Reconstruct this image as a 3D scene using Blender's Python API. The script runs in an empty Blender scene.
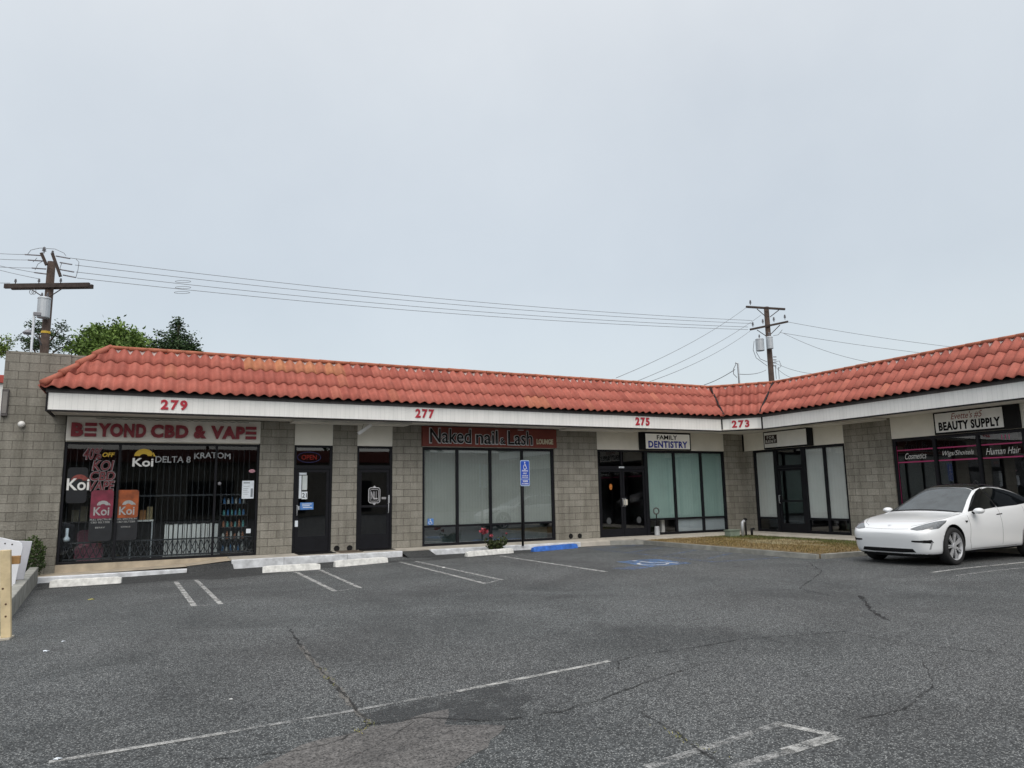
import bpy, bmesh, math, random
from mathutils import Vector, Matrix
from mathutils.bvhtree import BVHTree
random.seed(7)
R = math.radians
S = bpy.context.scene
COL = S.collection
XR = 19.435            # plane of the right wing's shop fronts; the left wing's shop fronts lie in y = 0

# ------------------------------------------------------------------ camera
F_PX, YAW, PIT, ROL = 719.7, 0.4663, 0.1533, -0.0177
CAM = Vector((0, -19.889, 1.4065))
cf = Vector((math.sin(YAW)*math.cos(PIT), math.cos(YAW)*math.cos(PIT), math.sin(PIT)))
cr = Vector((math.cos(YAW), -math.sin(YAW), 0)); cu = cr.cross(cf)
cr, cu = cr*math.cos(ROL)+cu*math.sin(ROL), cu*math.cos(ROL)-cr*math.sin(ROL)
cam = bpy.data.objects.new('camera', bpy.data.cameras.new('camera')); COL.objects.link(cam)
M = Matrix((cr, cu, -cf)).transposed().to_4x4(); M.translation = CAM
cam.matrix_world = M
cam.data.lens = F_PX/1024*36; cam.data.sensor_width = 36
cam.data.clip_start = .05; cam.data.clip_end = 2000
S.camera = cam
def far(px, py, dep):
    """a point of the background, from its direction as seen in the survey photo and its distance"""
    return CAM + (cf + cr*((px-512)/F_PX) - cu*((py-384)/F_PX))*dep

# ------------------------------------------------------------------ ground level
def cl(x, a=0., b=1.): return max(a, min(b, x))
def gz(x, y):
    a = cl((6-x)/8); b = cl((y+11)/9.5)
    c = cl((x-11)/2.6); d = cl((-y-7.6)/1.3)
    return -.14-.13*a*b+.045*c*d

# ------------------------------------------------------------------ materials
MATS = {}
class NT:
    def __init__(s, name):
        m = bpy.data.materials.new(name); m.use_nodes = True
        s.m = m; s.t = m.node_tree; s.n = s.t.nodes; s.b = s.n['Principled BSDF']; s.out = s.n['Material Output']
        MATS[name] = m
        s.tc = s.n.new('ShaderNodeTexCoord'); s.geo = s.n.new('ShaderNodeNewGeometry')
    def link(s, a, b): s.t.links.new(a, b)
    def noise(s, scale, detail=4, rough=.55, vec=None, dist=0):
        n = s.n.new('ShaderNodeTexNoise'); n.inputs['Scale'].default_value = scale
        n.inputs['Detail'].default_value = detail; n.inputs['Roughness'].default_value = rough
        n.inputs['Distortion'].default_value = dist
        s.link(vec or s.geo.outputs['Position'], n.inputs['Vector']); return n.outputs['Fac']
    def ramp(s, fac, stops):
        r = s.n.new('ShaderNodeValToRGB'); e = r.color_ramp.elements
        while len(e) < len(stops): e.new(.5)
        for q, (p, c) in zip(e, stops): q.position = p; q.color = (*c, 1) if len(c) == 3 else c
        s.link(fac, r.inputs[0]); return r.outputs[0]
    def mix(s, fac, a, b, mode='MIX'):
        x = s.n.new('ShaderNodeMix'); x.data_type = 'RGBA'; x.blend_type = mode
        for k, v in ((0, fac), (6, a), (7, b)):
            if hasattr(v, 'is_output'): s.link(v, x.inputs[k])
            elif k == 0: x.inputs[0].default_value = v
            else: x.inputs[k].default_value = (*v, 1) if len(v) == 3 else v
        return x.outputs[2]
    def math(s, op, a, b=0.):
        x = s.n.new('ShaderNodeMath'); x.operation = op
        for k, v in ((0, a), (1, b)):
            if hasattr(v, 'is_output'): s.link(v, x.inputs[k])
            else: x.inputs[k].default_value = v
        return x.outputs[0]
    def bump(s, h, strength=.4, dist=.01):
        b = s.n.new('ShaderNodeBump'); b.inputs['Strength'].default_value = strength; b.inputs['Distance'].default_value = dist
        s.link(h, b.inputs['Height']); s.link(b.outputs[0], s.b.inputs['Normal'])
    def base(s, c):
        if hasattr(c, 'is_output'): s.link(c, s.b.inputs['Base Color'])
        else: s.b.inputs['Base Color'].default_value = (*c, 1)
    def xyz(s):
        x = s.n.new('ShaderNodeSeparateXYZ'); s.link(s.geo.outputs['Position'], x.inputs[0]); return x.outputs
    def comb(s, x, y, z=0.):
        c = s.n.new('ShaderNodeCombineXYZ')
        for k, v in enumerate((x, y, z)):
            if hasattr(v, 'is_output'): s.link(v, c.inputs[k])
            else: c.inputs[k].default_value = v
        return c.outputs[0]

def mat(name, col, rough=.6, metal=0., var=.12, scale=3., bump=0., bscale=60., emit=0., coat=0., spec=.5):
    s = NT(name); s.b.inputs['Roughness'].default_value = rough; s.b.inputs['Metallic'].default_value = metal
    s.b.inputs['Specular IOR Level'].default_value = spec
    if var:
        n = s.noise(scale, 5)
        lo = tuple(c*(1-var) for c in col); hi = tuple(min(1, c*(1+var)) for c in col)
        s.base(s.ramp(n, [(.3, lo), (.7, hi)]))
    else: s.base(col)
    if bump: s.bump(s.noise(bscale, 3), bump, .004)
    if coat: s.b.inputs['Coat Weight'].default_value = coat; s.b.inputs['Coat Roughness'].default_value = .03
    if emit:
        s.b.inputs['Emission Color'].default_value = (*col, 1); s.b.inputs['Emission Strength'].default_value = emit
    return s.m

def glass(name, tint, refl=1.):
    s = NT(name); s.n.remove(s.b)
    tr = s.n.new('ShaderNodeBsdfTransparent'); tr.inputs[0].default_value = (*tint, 1)
    gl = s.n.new('ShaderNodeBsdfGlossy'); gl.inputs['Roughness'].default_value = .012; gl.inputs[0].default_value = (.95, .97, 1, 1)
    dt = s.n.new('ShaderNodeVectorMath'); dt.operation = 'DOT_PRODUCT'; s.link(s.geo.outputs['Incoming'], dt.inputs[0]); s.link(s.geo.outputs['Normal'], dt.inputs[1])
    om = s.math('SUBTRACT', 1., s.math('ABSOLUTE', dt.outputs['Value'])); fr5 = s.math('ADD', .042, s.math('MULTIPLY', s.math('POWER', om, 5.), .958))
    nb = s.n.new('ShaderNodeBump'); nb.inputs['Strength'].default_value = .05; nb.inputs['Distance'].default_value = .02
    s.link(s.noise(.9, 1), nb.inputs['Height']); s.link(nb.outputs[0], gl.inputs['Normal'])
    f = s.math('MINIMUM', s.math('MULTIPLY', s.math('MULTIPLY', fr5, refl), s.math('SUBTRACT', 1., s.geo.outputs['Backfacing'])), 1.)   # the outer face mirrors
    mx = s.n.new('ShaderNodeMixShader'); s.link(f, mx.inputs[0]); s.link(tr.outputs[0], mx.inputs[1]); s.link(gl.outputs[0], mx.inputs[2])
    s.link(mx.outputs[0], s.out.inputs[0]); return s.m

def asphalt(name, k=1., warm=0., speck=1.):
    s = NT(name); s.b.inputs['Roughness'].default_value = .9; s.b.inputs['Specular IOR Level'].default_value = .25
    fine = s.noise(95, 2, .7); mid = s.noise(38, 3, .6); big = s.noise(.55, 5, .6, dist=.6); huge = s.noise(.16, 3)
    vor = s.n.new('ShaderNodeTexVoronoi'); vor.inputs['Scale'].default_value = 96; s.link(s.geo.outputs['Position'], vor.inputs['Vector'])
    c0 = tuple(k*x for x in (.047+.009*warm, .051+.002*warm, .0525-.001*warm)); c1 = tuple(k*x for x in (.090+.015*warm, .096+.003*warm, .098-.004*warm))
    col = s.ramp(big, [(.3, c0), (.72, c1)])
    col = s.mix(s.math('MULTIPLY', s.ramp(huge, [(.42, (0,)*3), (.62, (1,)*3)]), .3), col, (.070*k, .067*k, .067*k))
    st = s.ramp(mid, [(.3, (.55,)*3), (.7, (1.42,)*3)]); col = s.mix(1., col, st, 'MULTIPLY')
    col = s.mix(1., col, s.ramp(s.noise(13, 4, .7), [(.3, (.78,)*3), (.7, (1.2,)*3)]), 'MULTIPLY')
    # light stones of the worn aggregate
    w = s.n.new('ShaderNodeTexWhiteNoise'); w.noise_dimensions = '3D'; s.link(vor.outputs['Color'], w.inputs[0])
    sp = s.math('MULTIPLY', s.math('GREATER_THAN', w.outputs[0], .70), s.math('LESS_THAN', vor.outputs['Distance'], .46))
    sp = s.math('MULTIPLY', sp, s.ramp(fine, [(.35, (.25,)*3), (.65, (1,)*3)]))
    sp = s.math('MULTIPLY', sp, s.ramp(big, [(.3, (.45,)*3), (.6, (.95,)*3)]))
    col = s.mix(s.math('MULTIPLY', sp, speck), col, (.40*k, .41*k, .40*k))
    dk = s.math('MULTIPLY', s.math('LESS_THAN', w.outputs[0], .22), .6); col = s.mix(dk, col, (.02, .021, .022))
    oil = s.ramp(s.noise(.8, 4, .5, dist=1.), [(.62, (0,)*3), (.74, (1,)*3)])
    col = s.mix(s.math('MULTIPLY', oil, .3), col, (.03, .03, .031))
    s.base(col)
    h = s.math('ADD', s.math('MULTIPLY', mid, .6), s.math('MULTIPLY', vor.outputs['Distance'], -.6))
    s.bump(h, .55, .008); return s.m

def paint(name, col, wear=.5, scale=7.):
    """worn road paint: the asphalt shows through"""
    s = NT(name); s.b.inputs['Roughness'].default_value = .8
    n = s.noise(scale, 6, .75); n2 = s.noise(70, 3, .7)
    a = s.math('ADD', s.math('MULTIPLY', n, .62), s.math('MULTIPLY', n2, .38))
    al = s.ramp(a, [(wear-.10, (0,)*3), (wear+.10, (.93,)*3)])
    s.base(s.ramp(n2, [(.3, tuple(c*.75 for c in col)), (.7, col)])); s.link(al, s.b.inputs['Alpha']); return s.m

def block_mat(name, tint=1.):
    """split face concrete block, 406 x 203 mm"""
    s = NT(name); s.b.inputs['Roughness'].default_value = .92; s.b.inputs['Specular IOR Level'].default_value = .2
    p = s.xyz(); u = s.math('ADD', p[0], p[1]); v = s.comb(u, p[2])
    br = s.n.new('ShaderNodeTexBrick'); s.link(v, br.inputs['Vector'])
    br.inputs['Scale'].default_value = 1; br.inputs['Brick Width'].default_value = .406; br.inputs['Row Height'].default_value = .203
    br.inputs['Mortar Size'].default_value = .007; br.inputs['Mortar Smooth'].default_value = .25; br.inputs['Bias'].default_value = 0
    br.inputs['Color1'].default_value = (.198*tint, .190*tint, .166*tint, 1); br.inputs['Color2'].default_value = (.250*tint, .240*tint, .212*tint, 1)
    br.inputs['Mortar'].default_value = (.150, .142, .124, 1)
    rough = s.noise(26, 6, .7); big = s.noise(.9, 5, .6); streak = s.noise(1., 4, .6, vec=s.comb(s.math('MULTIPLY', u, 5.), s.math('MULTIPLY', p[2], .5)))
    col = s.mix(1., br.outputs[0], s.ramp(rough, [(.25, (.74,)*3), (.75, (1.24,)*3)]), 'MULTIPLY')
    col = s.mix(.8, col, s.ramp(big, [(.3, (.78, .78, .76)), (.7, (1.15, 1.14, 1.12))]), 'MULTIPLY')
    col = s.mix(.7, col, s.ramp(streak, [(.35, (.74, .73, .72)), (.6, (1.08,)*3)]), 'MULTIPLY')
    s.base(col)
    low = s.ramp(p[2], [(.0, (1.,)*3), (1., (1.,)*3)])
    split = s.math('LESS_THAN', p[2], 1.22)
    k = s.math('ADD', s.math('MULTIPLY', split, 1.2), .55)
    h = s.math('ADD', s.math('MULTIPLY', br.outputs['Fac'], -.9), s.math('MULTIPLY', s.math('MULTIPLY', s.noise(17, 6, .75), k), 1.1))
    s.bump(h, .8, .022); return s.m

def tile_mat():
    s = NT('roof_tile'); s.b.inputs['Roughness'].default_value = .75; s.b.inputs['Specular IOR Level'].default_value = .3
    a = s.n.new('ShaderNodeAttribute'); a.attribute_name = 'tint'
    t = s.n.new('ShaderNodeAttribute'); t.attribute_name = 'tan'
    n = s.noise(4, 6, .65); n2 = s.noise(40, 4, .6)
    c = s.ramp(a.outputs['Fac'], [(0., (.315, .086, .064)), (.5, (.375, .110, .081)), (1., (.43, .136, .101))])
    c = s.mix(t.outputs['Fac'], c, (.47, .21, .10))
    c = s.mix(.7, c, s.ramp(n, [(.3, (.72, .70, .68)), (.7, (1.18, 1.18, 1.16))]), 'MULTIPLY')
    c = s.mix(.5, c, s.ramp(n2, [(.3, (.8,)*3), (.7, (1.2,)*3)]), 'MULTIPLY')
    soot = s.ramp(s.noise(1.3, 5, .7), [(.55, (0,)*3), (.75, (1,)*3)])
    c = s.mix(s.math('MULTIPLY', soot, .35), c, (.16, .06, .045))
    s.base(c); s.bump(n2, .25, .004); return s.m

def fascia_mat():
    s = NT('fascia_metal'); s.b.inputs['Roughness'].default_value = .5
    p = s.xyz(); u = s.math('ADD', p[0], p[1])
    g = s.math('ABSOLUTE', s.math('SUBTRACT', s.math('FRACT', s.math('DIVIDE', u, .118)), .5))
    line = s.math('GREATER_THAN', g, .455)
    st = s.noise(1., 4, .6, vec=s.comb(s.math('MULTIPLY', u, 4.), s.math('MULTIPLY', p[2], .6)))
    c = s.ramp(st, [(.3, (.76, .765, .74)), (.6, (.86, .86, .835))])
    c = s.mix(s.math('MULTIPLY', line, .3), c, (.50, .51, .50)); s.base(c)
    s.bump(s.math('MULTIPLY', line, -1.), .35, .004); return s.m

m_asph = asphalt('asphalt', 1.10); m_asph2 = asphalt('asphalt_fresh', .66); m_asph3 = asphalt('asphalt_smooth', 1.75, .9, .10); m_tar = paint('tar_stain', (.052, .055, .057), .525, 3.5)
m_block = block_mat('concrete_block', 1.3); m_block2 = block_mat('concrete_block_end', 1.1)
m_tile = tile_mat(); m_fascia = fascia_mat()
m_white_paint = paint('worn_white_paint', (.55, .55, .53), .49); m_faint = paint('faint_white_paint', (.5, .5, .49), .555)
m_blue_paint = paint('worn_blue_paint', (.12, .24, .48), .50, 4.); m_blue_faint = paint('faint_blue_paint', (.14, .22, .42), .54, 5.)
m_conc = mat('concrete', (.44, .41, .355), .9, var=.25, scale=2.5, bump=.3)
m_conc_tan = mat('tan_concrete', (.42, .36, .275), .9, var=.25, scale=3, bump=.3)
m_conc_gray = mat('grey_concrete', (.27, .27, .245), .9, var=.3, scale=3, bump=.4, bscale=30)
m_kerb = mat('painted_kerb', (.60, .62, .64), .75, var=.28, scale=5, bump=.4, bscale=30)
m_stop = mat('painted_stop', (.66, .66, .63), .8, var=.25, scale=9, bump=.5, bscale=40)
m_blue = mat('blue_stop_paint', (.035, .14, .50), .7, var=.3, scale=9, bump=.4)
m_cream = mat('cream_panel', (.76, .74, .66), .8, var=.1, scale=1.2, bump=.15)
m_soffit = mat('soffit_stucco', (.62, .60, .55), .85, var=.14, scale=1.5, bump=.2)
m_frame = mat('dark_frame', (.0065, .007, .010), .5, 0, var=.2, scale=6, spec=.25)
m_trim = mat('dark_trim', (.020, .018, .020), .7, var=.3, scale=5, spec=.2)
m_board = mat('grey_board', (.085, .078, .078), .8, var=.3, scale=4)
m_inner = mat('interior_wall', (.16, .155, .15), .9, var=.15); m_floor = mat('interior_floor', (.10, .10, .10), .6, var=.2)
m_dark = mat('black_plastic', (.008, .008, .009), .6, var=0, spec=.2); m_hole = mat('pipe_hole', (.004, .004, .004), .9, var=0)
m_blind = mat('grey_blind', (.62, .56, .53), .8, var=.05, scale=2); m_blind2 = mat('teal_blind', (.56, .66, .62), .8, var=.06, scale=2)
m_blind3 = mat('pale_blind', (.50, .53, .52), .8, var=.05, scale=2)
g_clear = glass('window_glass', (.985, .99, .988), 2.); g_refl = glass('mirror_film_glass', (.97, .972, .97), 5.5); g_dark = glass('tinted_glass', (.60, .64, .66), 2.6); g_grey = glass('film_glass', (.78, .83, .83), 2.); g_shop = glass('shop_glass', (.88, .91, .92), 1.4)
m_sign_w = mat('sign_face', (.74, .715, .65), .6, var=.12, scale=1.5); m_sign_bright = mat('sign_face_bright', (.84, .84, .81), .5, var=.06)
m_red = mat('red_letter', (.235, .016, .028), .5, var=.12, scale=8); m_red2 = mat('red_number', (.42, .015, .035), .5, var=.1)
m_sign_lit = mat('backlit_face', (.74, .73, .68), .5, var=.06, emit=.13); m_brown = mat('red_brown_sign', (.17, .030, .018), .6, var=.2, scale=2); m_black = mat('black_letter', (.006, .006, .007), .6, var=0, spec=.2)
m_blueink = mat('blue_letter', (.02, .04, .40), .5, var=0); m_yellow = mat('yellow_letter', (.62, .40, .03), .5, var=.1)
m_tube_w = mat('white_tube', (.62, .63, .64), .4, var=0); m_pale = mat('pale_letter', (.55, .50, .36), .5, var=0)
m_white = mat('white_plain', (.74, .74, .72), .6, var=.06); m_paper = mat('paper', (.70, .76, .82), .7, var=.08, scale=9)
m_grey = mat('light_grey_metal', (.46, .48, .50), .45, .3, var=.12); m_pink = mat('pink_vinyl', (.42, .035, .14), .5, var=.1)
m_print_w = mat('print_white', (.32, .33, .33), .5, var=.2, scale=20); m_magenta = mat('pink_print', (.17, .018, .042), .5, var=.35, scale=5); m_orange = mat('orange_print', (.30, .070, .016), .5, var=.4, scale=5)
m_pgrey = mat('dark_print', (.012, .014, .018), .45, var=.25, scale=6)
m_lblue = mat('blue_sticker', (.08, .22, .55), .5, var=.2, scale=12)
m_neon_r = mat('neon_red', (.6, .05, .03), .4, var=0, emit=.35); m_neon_b = mat('neon_blue', (.12, .16, .40), .4, var=0, emit=.12)
m_wood_pole = mat('pole_wood', (.070, .048, .038), .9, var=.35, scale=5, bump=.4); m_wood_arm = mat('arm_wood', (.05, .037, .032), .9, var=.3, scale=6)
m_galv = mat('galvanised', (.46, .49, .52), .5, .3, var=.1); m_wire = mat('wire', (.21, .22, .235), .7, var=0)
m_porc = mat('porcelain', (.20, .20, .22), .4, var=.2)
m_lumber = mat('raw_lumber', (.60, .49, .30), .8, var=.18, scale=6, bump=.3); m_lumber2 = mat('stained_lumber', (.38, .22, .09), .8, var=.2, scale=8)
m_sheet = mat('white_board', (.70, .72, .76), .7, var=.10, scale=2.5); m_sheet2 = mat('grey_board_face', (.52, .53, .57), .75, var=.1, scale=3)
m_bark = mat('bark', (.07, .05, .038), .95, var=.3, scale=8, bump=.5)
m_mortar = mat('mortar', (.44, .34, .32), .9, var=.2, scale=7)
m_tanmat = mat('worn_mat', (.10, .075, .055), .95, var=.3, scale=9)
m_greenbox = mat('green_plastic', (.19, .24, .19), .7, var=.15, scale=5)

def leafmat(name, a, b, scale=1.4):
    s = NT(name); s.b.inputs['Roughness'].default_value = .65; s.b.inputs['Specular IOR Level'].default_value = .3
    n = s.n.new('ShaderNodeAttribute'); n.attribute_name = 'tint'
    s.base(s.ramp(n.outputs['Fac'], [(.0, a), (1., b)])); return s.m
m_leaf = leafmat('leaf_green', (.050, .095, .020), (.19, .29, .065)); m_leaf_d = leafmat('leaf_dark', (.022, .045, .018), (.055, .10, .035))
m_leaf_b = leafmat('leaf_bush', (.018, .035, .012), (.06, .10, .022)); m_leaf_r = leafmat('leaf_rose', (.025, .04, .014), (.08, .10, .03))
m_petal = leafmat('rose_petal', (.26, .025, .04), (.50, .12, .15)); m_grass = leafmat('grass_blade', (.075, .095, .022), (.33, .29, .17)); m_grass.node_tree.nodes['Color Ramp'].color_ramp.elements.new(.5).color = (.22, .145, .052, 1)
m_weed = leafmat('weed_blade', (.10, .12, .03), (.30, .27, .08))

# ------------------------------------------------------------------ mesh helpers
def FL(u, v, d): return Vector((u, -d, v))                    # left wing: u to the right, v up, d out of the wall
def FRT(u, v, d): return Vector((XR-d, -u, v))                # right wing
C1, C2 = Vector((17.40, -1.2)), Vector((XR-1.2, -2.20))
ce = (C2-C1).normalized(); cn = Vector((ce.y, -ce.x)); CO = C1-cn*1.2; CW = (C2-C1).length
def FC(u, v, d):                                              # the chamfer between the wings
    p = CO+ce*u+cn*d; return Vector((p.x, p.y, v))
def W(x, y, z): return Vector((x, y, z))

class MB:
    def __init__(s): s.v = []; s.f = []; s.mi = []; s.i = 0; s.a = {}
    def face(s, pts, **attr):
        n = len(s.v); s.v += [Vector(p) for p in pts]; s.f.append(tuple(range(n, n+len(pts)))); s.mi.append(s.i)
        for k, x in attr.items(): s.a.setdefault(k, {})[len(s.f)-1] = x
    def box(s, fr, u0, u1, v0, v1, d0, d1):
        n = len(s.v)
        s.v += [fr(u, v, d) for d in (d0, d1) for v in (v0, v1) for u in (u0, u1)]
        for q in ((0, 2, 3, 1), (4, 5, 7, 6), (0, 1, 5, 4), (2, 6, 7, 3), (0, 4, 6, 2), (1, 3, 7, 5)):
            s.f.append(tuple(n+k for k in q)); s.mi.append(s.i)
        return s
    def prism(s, fr, poly, d0, d1):
        k = len(poly); n = len(s.v)
        s.v += [fr(u, v, d0) for u, v in poly]+[fr(u, v, d1) for u, v in poly]
        s.f.append(tuple(range(n+k-1, n-1, -1))); s.mi.append(s.i); s.f.append(tuple(range(n+k, n+2*k))); s.mi.append(s.i)
        for j in range(k):
            s.f.append((n+j, n+(j+1) % k, n+k+(j+1) % k, n+k+j)); s.mi.append(s.i)
        return s
    def tube(s, pts, r, n=8, r1=None, cap=True):
        pts = [Vector(p) for p in pts]; base = len(s.v); L = len(pts)
        for k, p in enumerate(pts):
            t = (pts[min(k+1, L-1)]-pts[max(k-1, 0)]).normalized()
            a = t.orthogonal().normalized() if k == 0 else (pa-t*pa.dot(t)).normalized()
            pa = a; b = t.cross(a); rr = r if r1 is None else r+(r1-r)*k/(L-1)
            s.v += [p+(a*math.cos(2*math.pi*j/n)+b*math.sin(2*math.pi*j/n))*rr for j in range(n)]
        for k in range(L-1):
            for j in range(n):
                s.f.append((base+k*n+j, base+k*n+(j+1) % n, base+(k+1)*n+(j+1) % n, base+(k+1)*n+j)); s.mi.append(s.i)
        if cap:
            s.f.append(tuple(base+j for j in range(n-1, -1, -1))); s.mi.append(s.i)
            s.f.append(tuple(base+(L-1)*n+j for j in range(n))); s.mi.append(s.i)
        return s
    def lathe(s, prof, o=(0, 0, 0), ax=(0, 0, 1), n=24):
        o = Vector(o); z = Vector(ax).normalized(); x = z.orthogonal().normalized(); y = z.cross(x); base = len(s.v)
        for r, h in prof:
            s.v += [o+z*h+(x*math.cos(2*math.pi*j/n)+y*math.sin(2*math.pi*j/n))*r for j in range(n)]
        for k in range(len(prof)-1):
            for j in range(n):
                s.f.append((base+k*n+j, base+k*n+(j+1) % n, base+(k+1)*n+(j+1) % n, base+(k+1)*n+j)); s.mi.append(s.i)
        return s
    def build(s, name, m, parent=None, smooth=False, bevel=0., label=None, cat=None, group=None, kind=None):
        me = bpy.data.meshes.new(name); vs = s.v
        off = Vector((0, 0, 0)); o = bpy.data.objects.new(name, me); COL.objects.link(o)
        if parent is not None:
            o.parent = parent; p = parent
            while p: off += p.location; p = p.parent
        elif kind != 'structure' and vs:
            xs = [v.x for v in vs]; ys = [v.y for v in vs]; off = Vector(((min(xs)+max(xs))/2, (min(ys)+max(ys))/2, min(v.z for v in vs)))
            o.location = off
        me.from_pydata([v-off for v in vs], [], s.f)
        for x in (m if isinstance(m, (list, tuple)) else [m]): me.materials.append(x)
        for p, i in zip(me.polygons, s.mi): p.material_index = i; p.use_smooth = smooth
        for k, d in s.a.items():
            at = me.attributes.new(k, 'FLOAT', 'FACE')
            for i, x in d.items(): at.data[i].value = x
        me.validate(); me.update()
        if bevel:
            b = o.modifiers.new('bevel', 'BEVEL'); b.width = bevel; b.segments = 2; b.limit_method = 'ANGLE'
        tag(o, label, cat, group, kind); return o

def tag(o, label=None, cat=None, group=None, kind=None):
    for k, v in (('label', label), ('category', cat), ('group', group), ('kind', kind)):
        if v: o[k] = v
    return o
def thing(name, label, cat, loc=(0, 0, 0), group=None):
    o = bpy.data.objects.new(name, None); COL.objects.link(o); o.location = loc; o.empty_display_size = .2
    return tag(o, label, cat, group)
def copy_tree(o, parent=None):
    c = o.copy(); COL.objects.link(c)
    if parent: c.parent = parent
    for ch in list(o.children): copy_tree(ch, c)
    return c
def B(fr, u0, u1, v0, v1, d0, d1): return MB().box(fr, u0, u1, v0, v1, d0, d1)

def text_geo(mb, fr, body, u0, u1, v0, v1, d, depth=.012, bold=.0, shear=0., arc=0., space=1.):
    """lettering fitted into the rectangle u0..u1, v0..v1 at distance d from the wall"""
    cu_ = bpy.data.curves.new('lettering', 'FONT'); cu_.body = body; cu_.size = 1; cu_.offset = bold; cu_.shear = shear
    cu_.space_character = space; cu_.resolution_u = 3; cu_.extrude = .5
    ob = bpy.data.objects.new('lettering', cu_); COL.objects.link(ob)
    dg = bpy.context.evaluated_depsgraph_get(); me = bpy.data.meshes.new_from_object(ob.evaluated_get(dg))
    bpy.data.objects.remove(ob); bpy.data.curves.remove(cu_)
    if not me.vertices: return mb
    xs = [v.co.x for v in me.vertices]; ys = [v.co.y for v in me.vertices]; x0, x1, y0, y1 = min(xs), max(xs), min(ys), max(ys)
    n = len(mb.v)
    for v in me.vertices:
        a = (v.co.x-x0)/(x1-x0); b = (v.co.y-y0)/(y1-y0)
        mb.v.append(fr(u0+(u1-u0)*a, v0+(v1-v0)*b+arc*(1-(2*a-1)**2), d+depth*(v.co.z+.5)))
    for p in me.polygons: mb.f.append(tuple(n+k for k in p.vertices)); mb.mi.append(mb.i)
    bpy.data.meshes.remove(me); return mb
def text(name, fr, body, u0, u1, v0, v1, d, m, parent=None, **k):
    lab = {q: k.pop(q) for q in ('label', 'cat', 'group') if q in k}
    return text_geo(MB(), fr, body, u0, u1, v0, v1, d, **k).build(name, m, parent, **lab)

# ------------------------------------------------------------------ sky and light
w = bpy.data.worlds.new('World'); S.world = w; w.use_nodes = True
nt = w.node_tree; bg = nt.nodes['Background']; out = nt.nodes['World Output']
sky = nt.nodes.new('ShaderNodeTexSky'); sky.sky_type = 'NISHITA'; sky.sun_disc = False
SUN_EL, SUN_AZ = R(50), R(198)
sky.sun_elevation = SUN_EL; sky.sun_rotation = SUN_AZ; sky.air_density = 1.2; sky.dust_density = 4
nt.links.new(sky.outputs[0], bg.inputs[0]); bg.inputs[1].default_value = .05
tc = nt.nodes.new('ShaderNodeTexCoord'); sx = nt.nodes.new('ShaderNodeSeparateXYZ'); nt.links.new(tc.outputs['Generated'], sx.inputs[0])
nz = nt.nodes.new('ShaderNodeTexNoise'); nz.inputs['Scale'].default_value = 2.2; nz.inputs['Detail'].default_value = 6; nz.inputs['Roughness'].default_value = .55; nt.links.new(tc.outputs['Generated'], nz.inputs['Vector'])
rp = nt.nodes.new('ShaderNodeValToRGB'); e = rp.color_ramp.elements
stops = [(0., (.545, .578, .596)), (.10, (.556, .592, .612)), (.28, (.530, .558, .570)), (.48, (.600, .626, .632)), (.68, (.74, .75, .74)), (1., (1.2, 1.19, 1.16))]
while len(e) < len(stops): e.new(.5)
for q, (p, c) in zip(e, stops): q.position = p; q.color = (*c, 1)
nt.links.new(sx.outputs[2], rp.inputs[0])
r2 = nt.nodes.new('ShaderNodeValToRGB'); r2.color_ramp.elements[0].position = .3; r2.color_ramp.elements[0].color = (.925, .93, .94, 1)
r2.color_ramp.elements[1].position = .7; r2.color_ramp.elements[1].color = (1.06, 1.055, 1.05, 1); nt.links.new(nz.outputs['Fac'], r2.inputs[0])
mm = nt.nodes.new('ShaderNodeMix'); mm.data_type = 'RGBA'; mm.blend_type = 'MULTIPLY'; mm.inputs[0].default_value = 1
nt.links.new(rp.outputs[0], mm.inputs[6]); nt.links.new(r2.outputs[0], mm.inputs[7])
bg2 = nt.nodes.new('ShaderNodeBackground'); nt.links.new(mm.outputs[2], bg2.inputs[0]); bg2.inputs[1].default_value = .94
ad = nt.nodes.new('ShaderNodeAddShader'); nt.links.new(bg.outputs[0], ad.inputs[0]); nt.links.new(bg2.outputs[0], ad.inputs[1]); nt.links.new(ad.outputs[0], out.inputs[0])
sun = bpy.data.objects.new('sun', bpy.data.lights.new('sun', 'SUN')); COL.objects.link(sun)
sun.data.energy = 1.3; sun.data.angle = R(60); sun.data.color = (1, .97, .93)
sd = Vector((math.sin(SUN_AZ)*math.cos(SUN_EL), math.cos(SUN_AZ)*math.cos(SUN_EL), math.sin(SUN_EL)))
sun.rotation_euler = sd.to_track_quat('Z', 'Y').to_euler(); sun.location = (0, -30, 40)
S.view_settings.view_transform = 'Standard'; S.view_settings.look = 'None'; S.view_settings.exposure = .06; S.view_settings.gamma = 1
S.cycles.max_bounces = 8; S.cycles.transparent_max_bounces = 16

# ------------------------------------------------------------------ ground
def sheet(xs, ys, z, skip=None):
    mb = MB()
    n = len(ys)
    mb.v = [Vector((x, y, z(x, y))) for x in xs for y in ys]
    for i in range(len(xs)-1):
        for j in range(n-1):
            if skip and skip((xs[i]+xs[i+1])/2, (ys[j]+ys[j+1])/2): continue
            mb.f.append((i*n+j, (i+1)*n+j, (i+1)*n+j+1, i*n+j+1)); mb.mi.append(0)
    return mb
def rng(a, b, st): k = int(round((b-a)/st)); return [a+(b-a)*i/k for i in range(k+1)]
gx = [-900, -300, -100, -40, -15]+rng(-4, 20, .25)+[26, 40, 100, 300, 900]
gy = [-900, -300, -100, -40]+rng(-24, .5, .25)+[20, 40, 100, 300, 900]
sheet(gx, gy, gz).build('parking_lot', m_asph, kind='structure')

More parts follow.
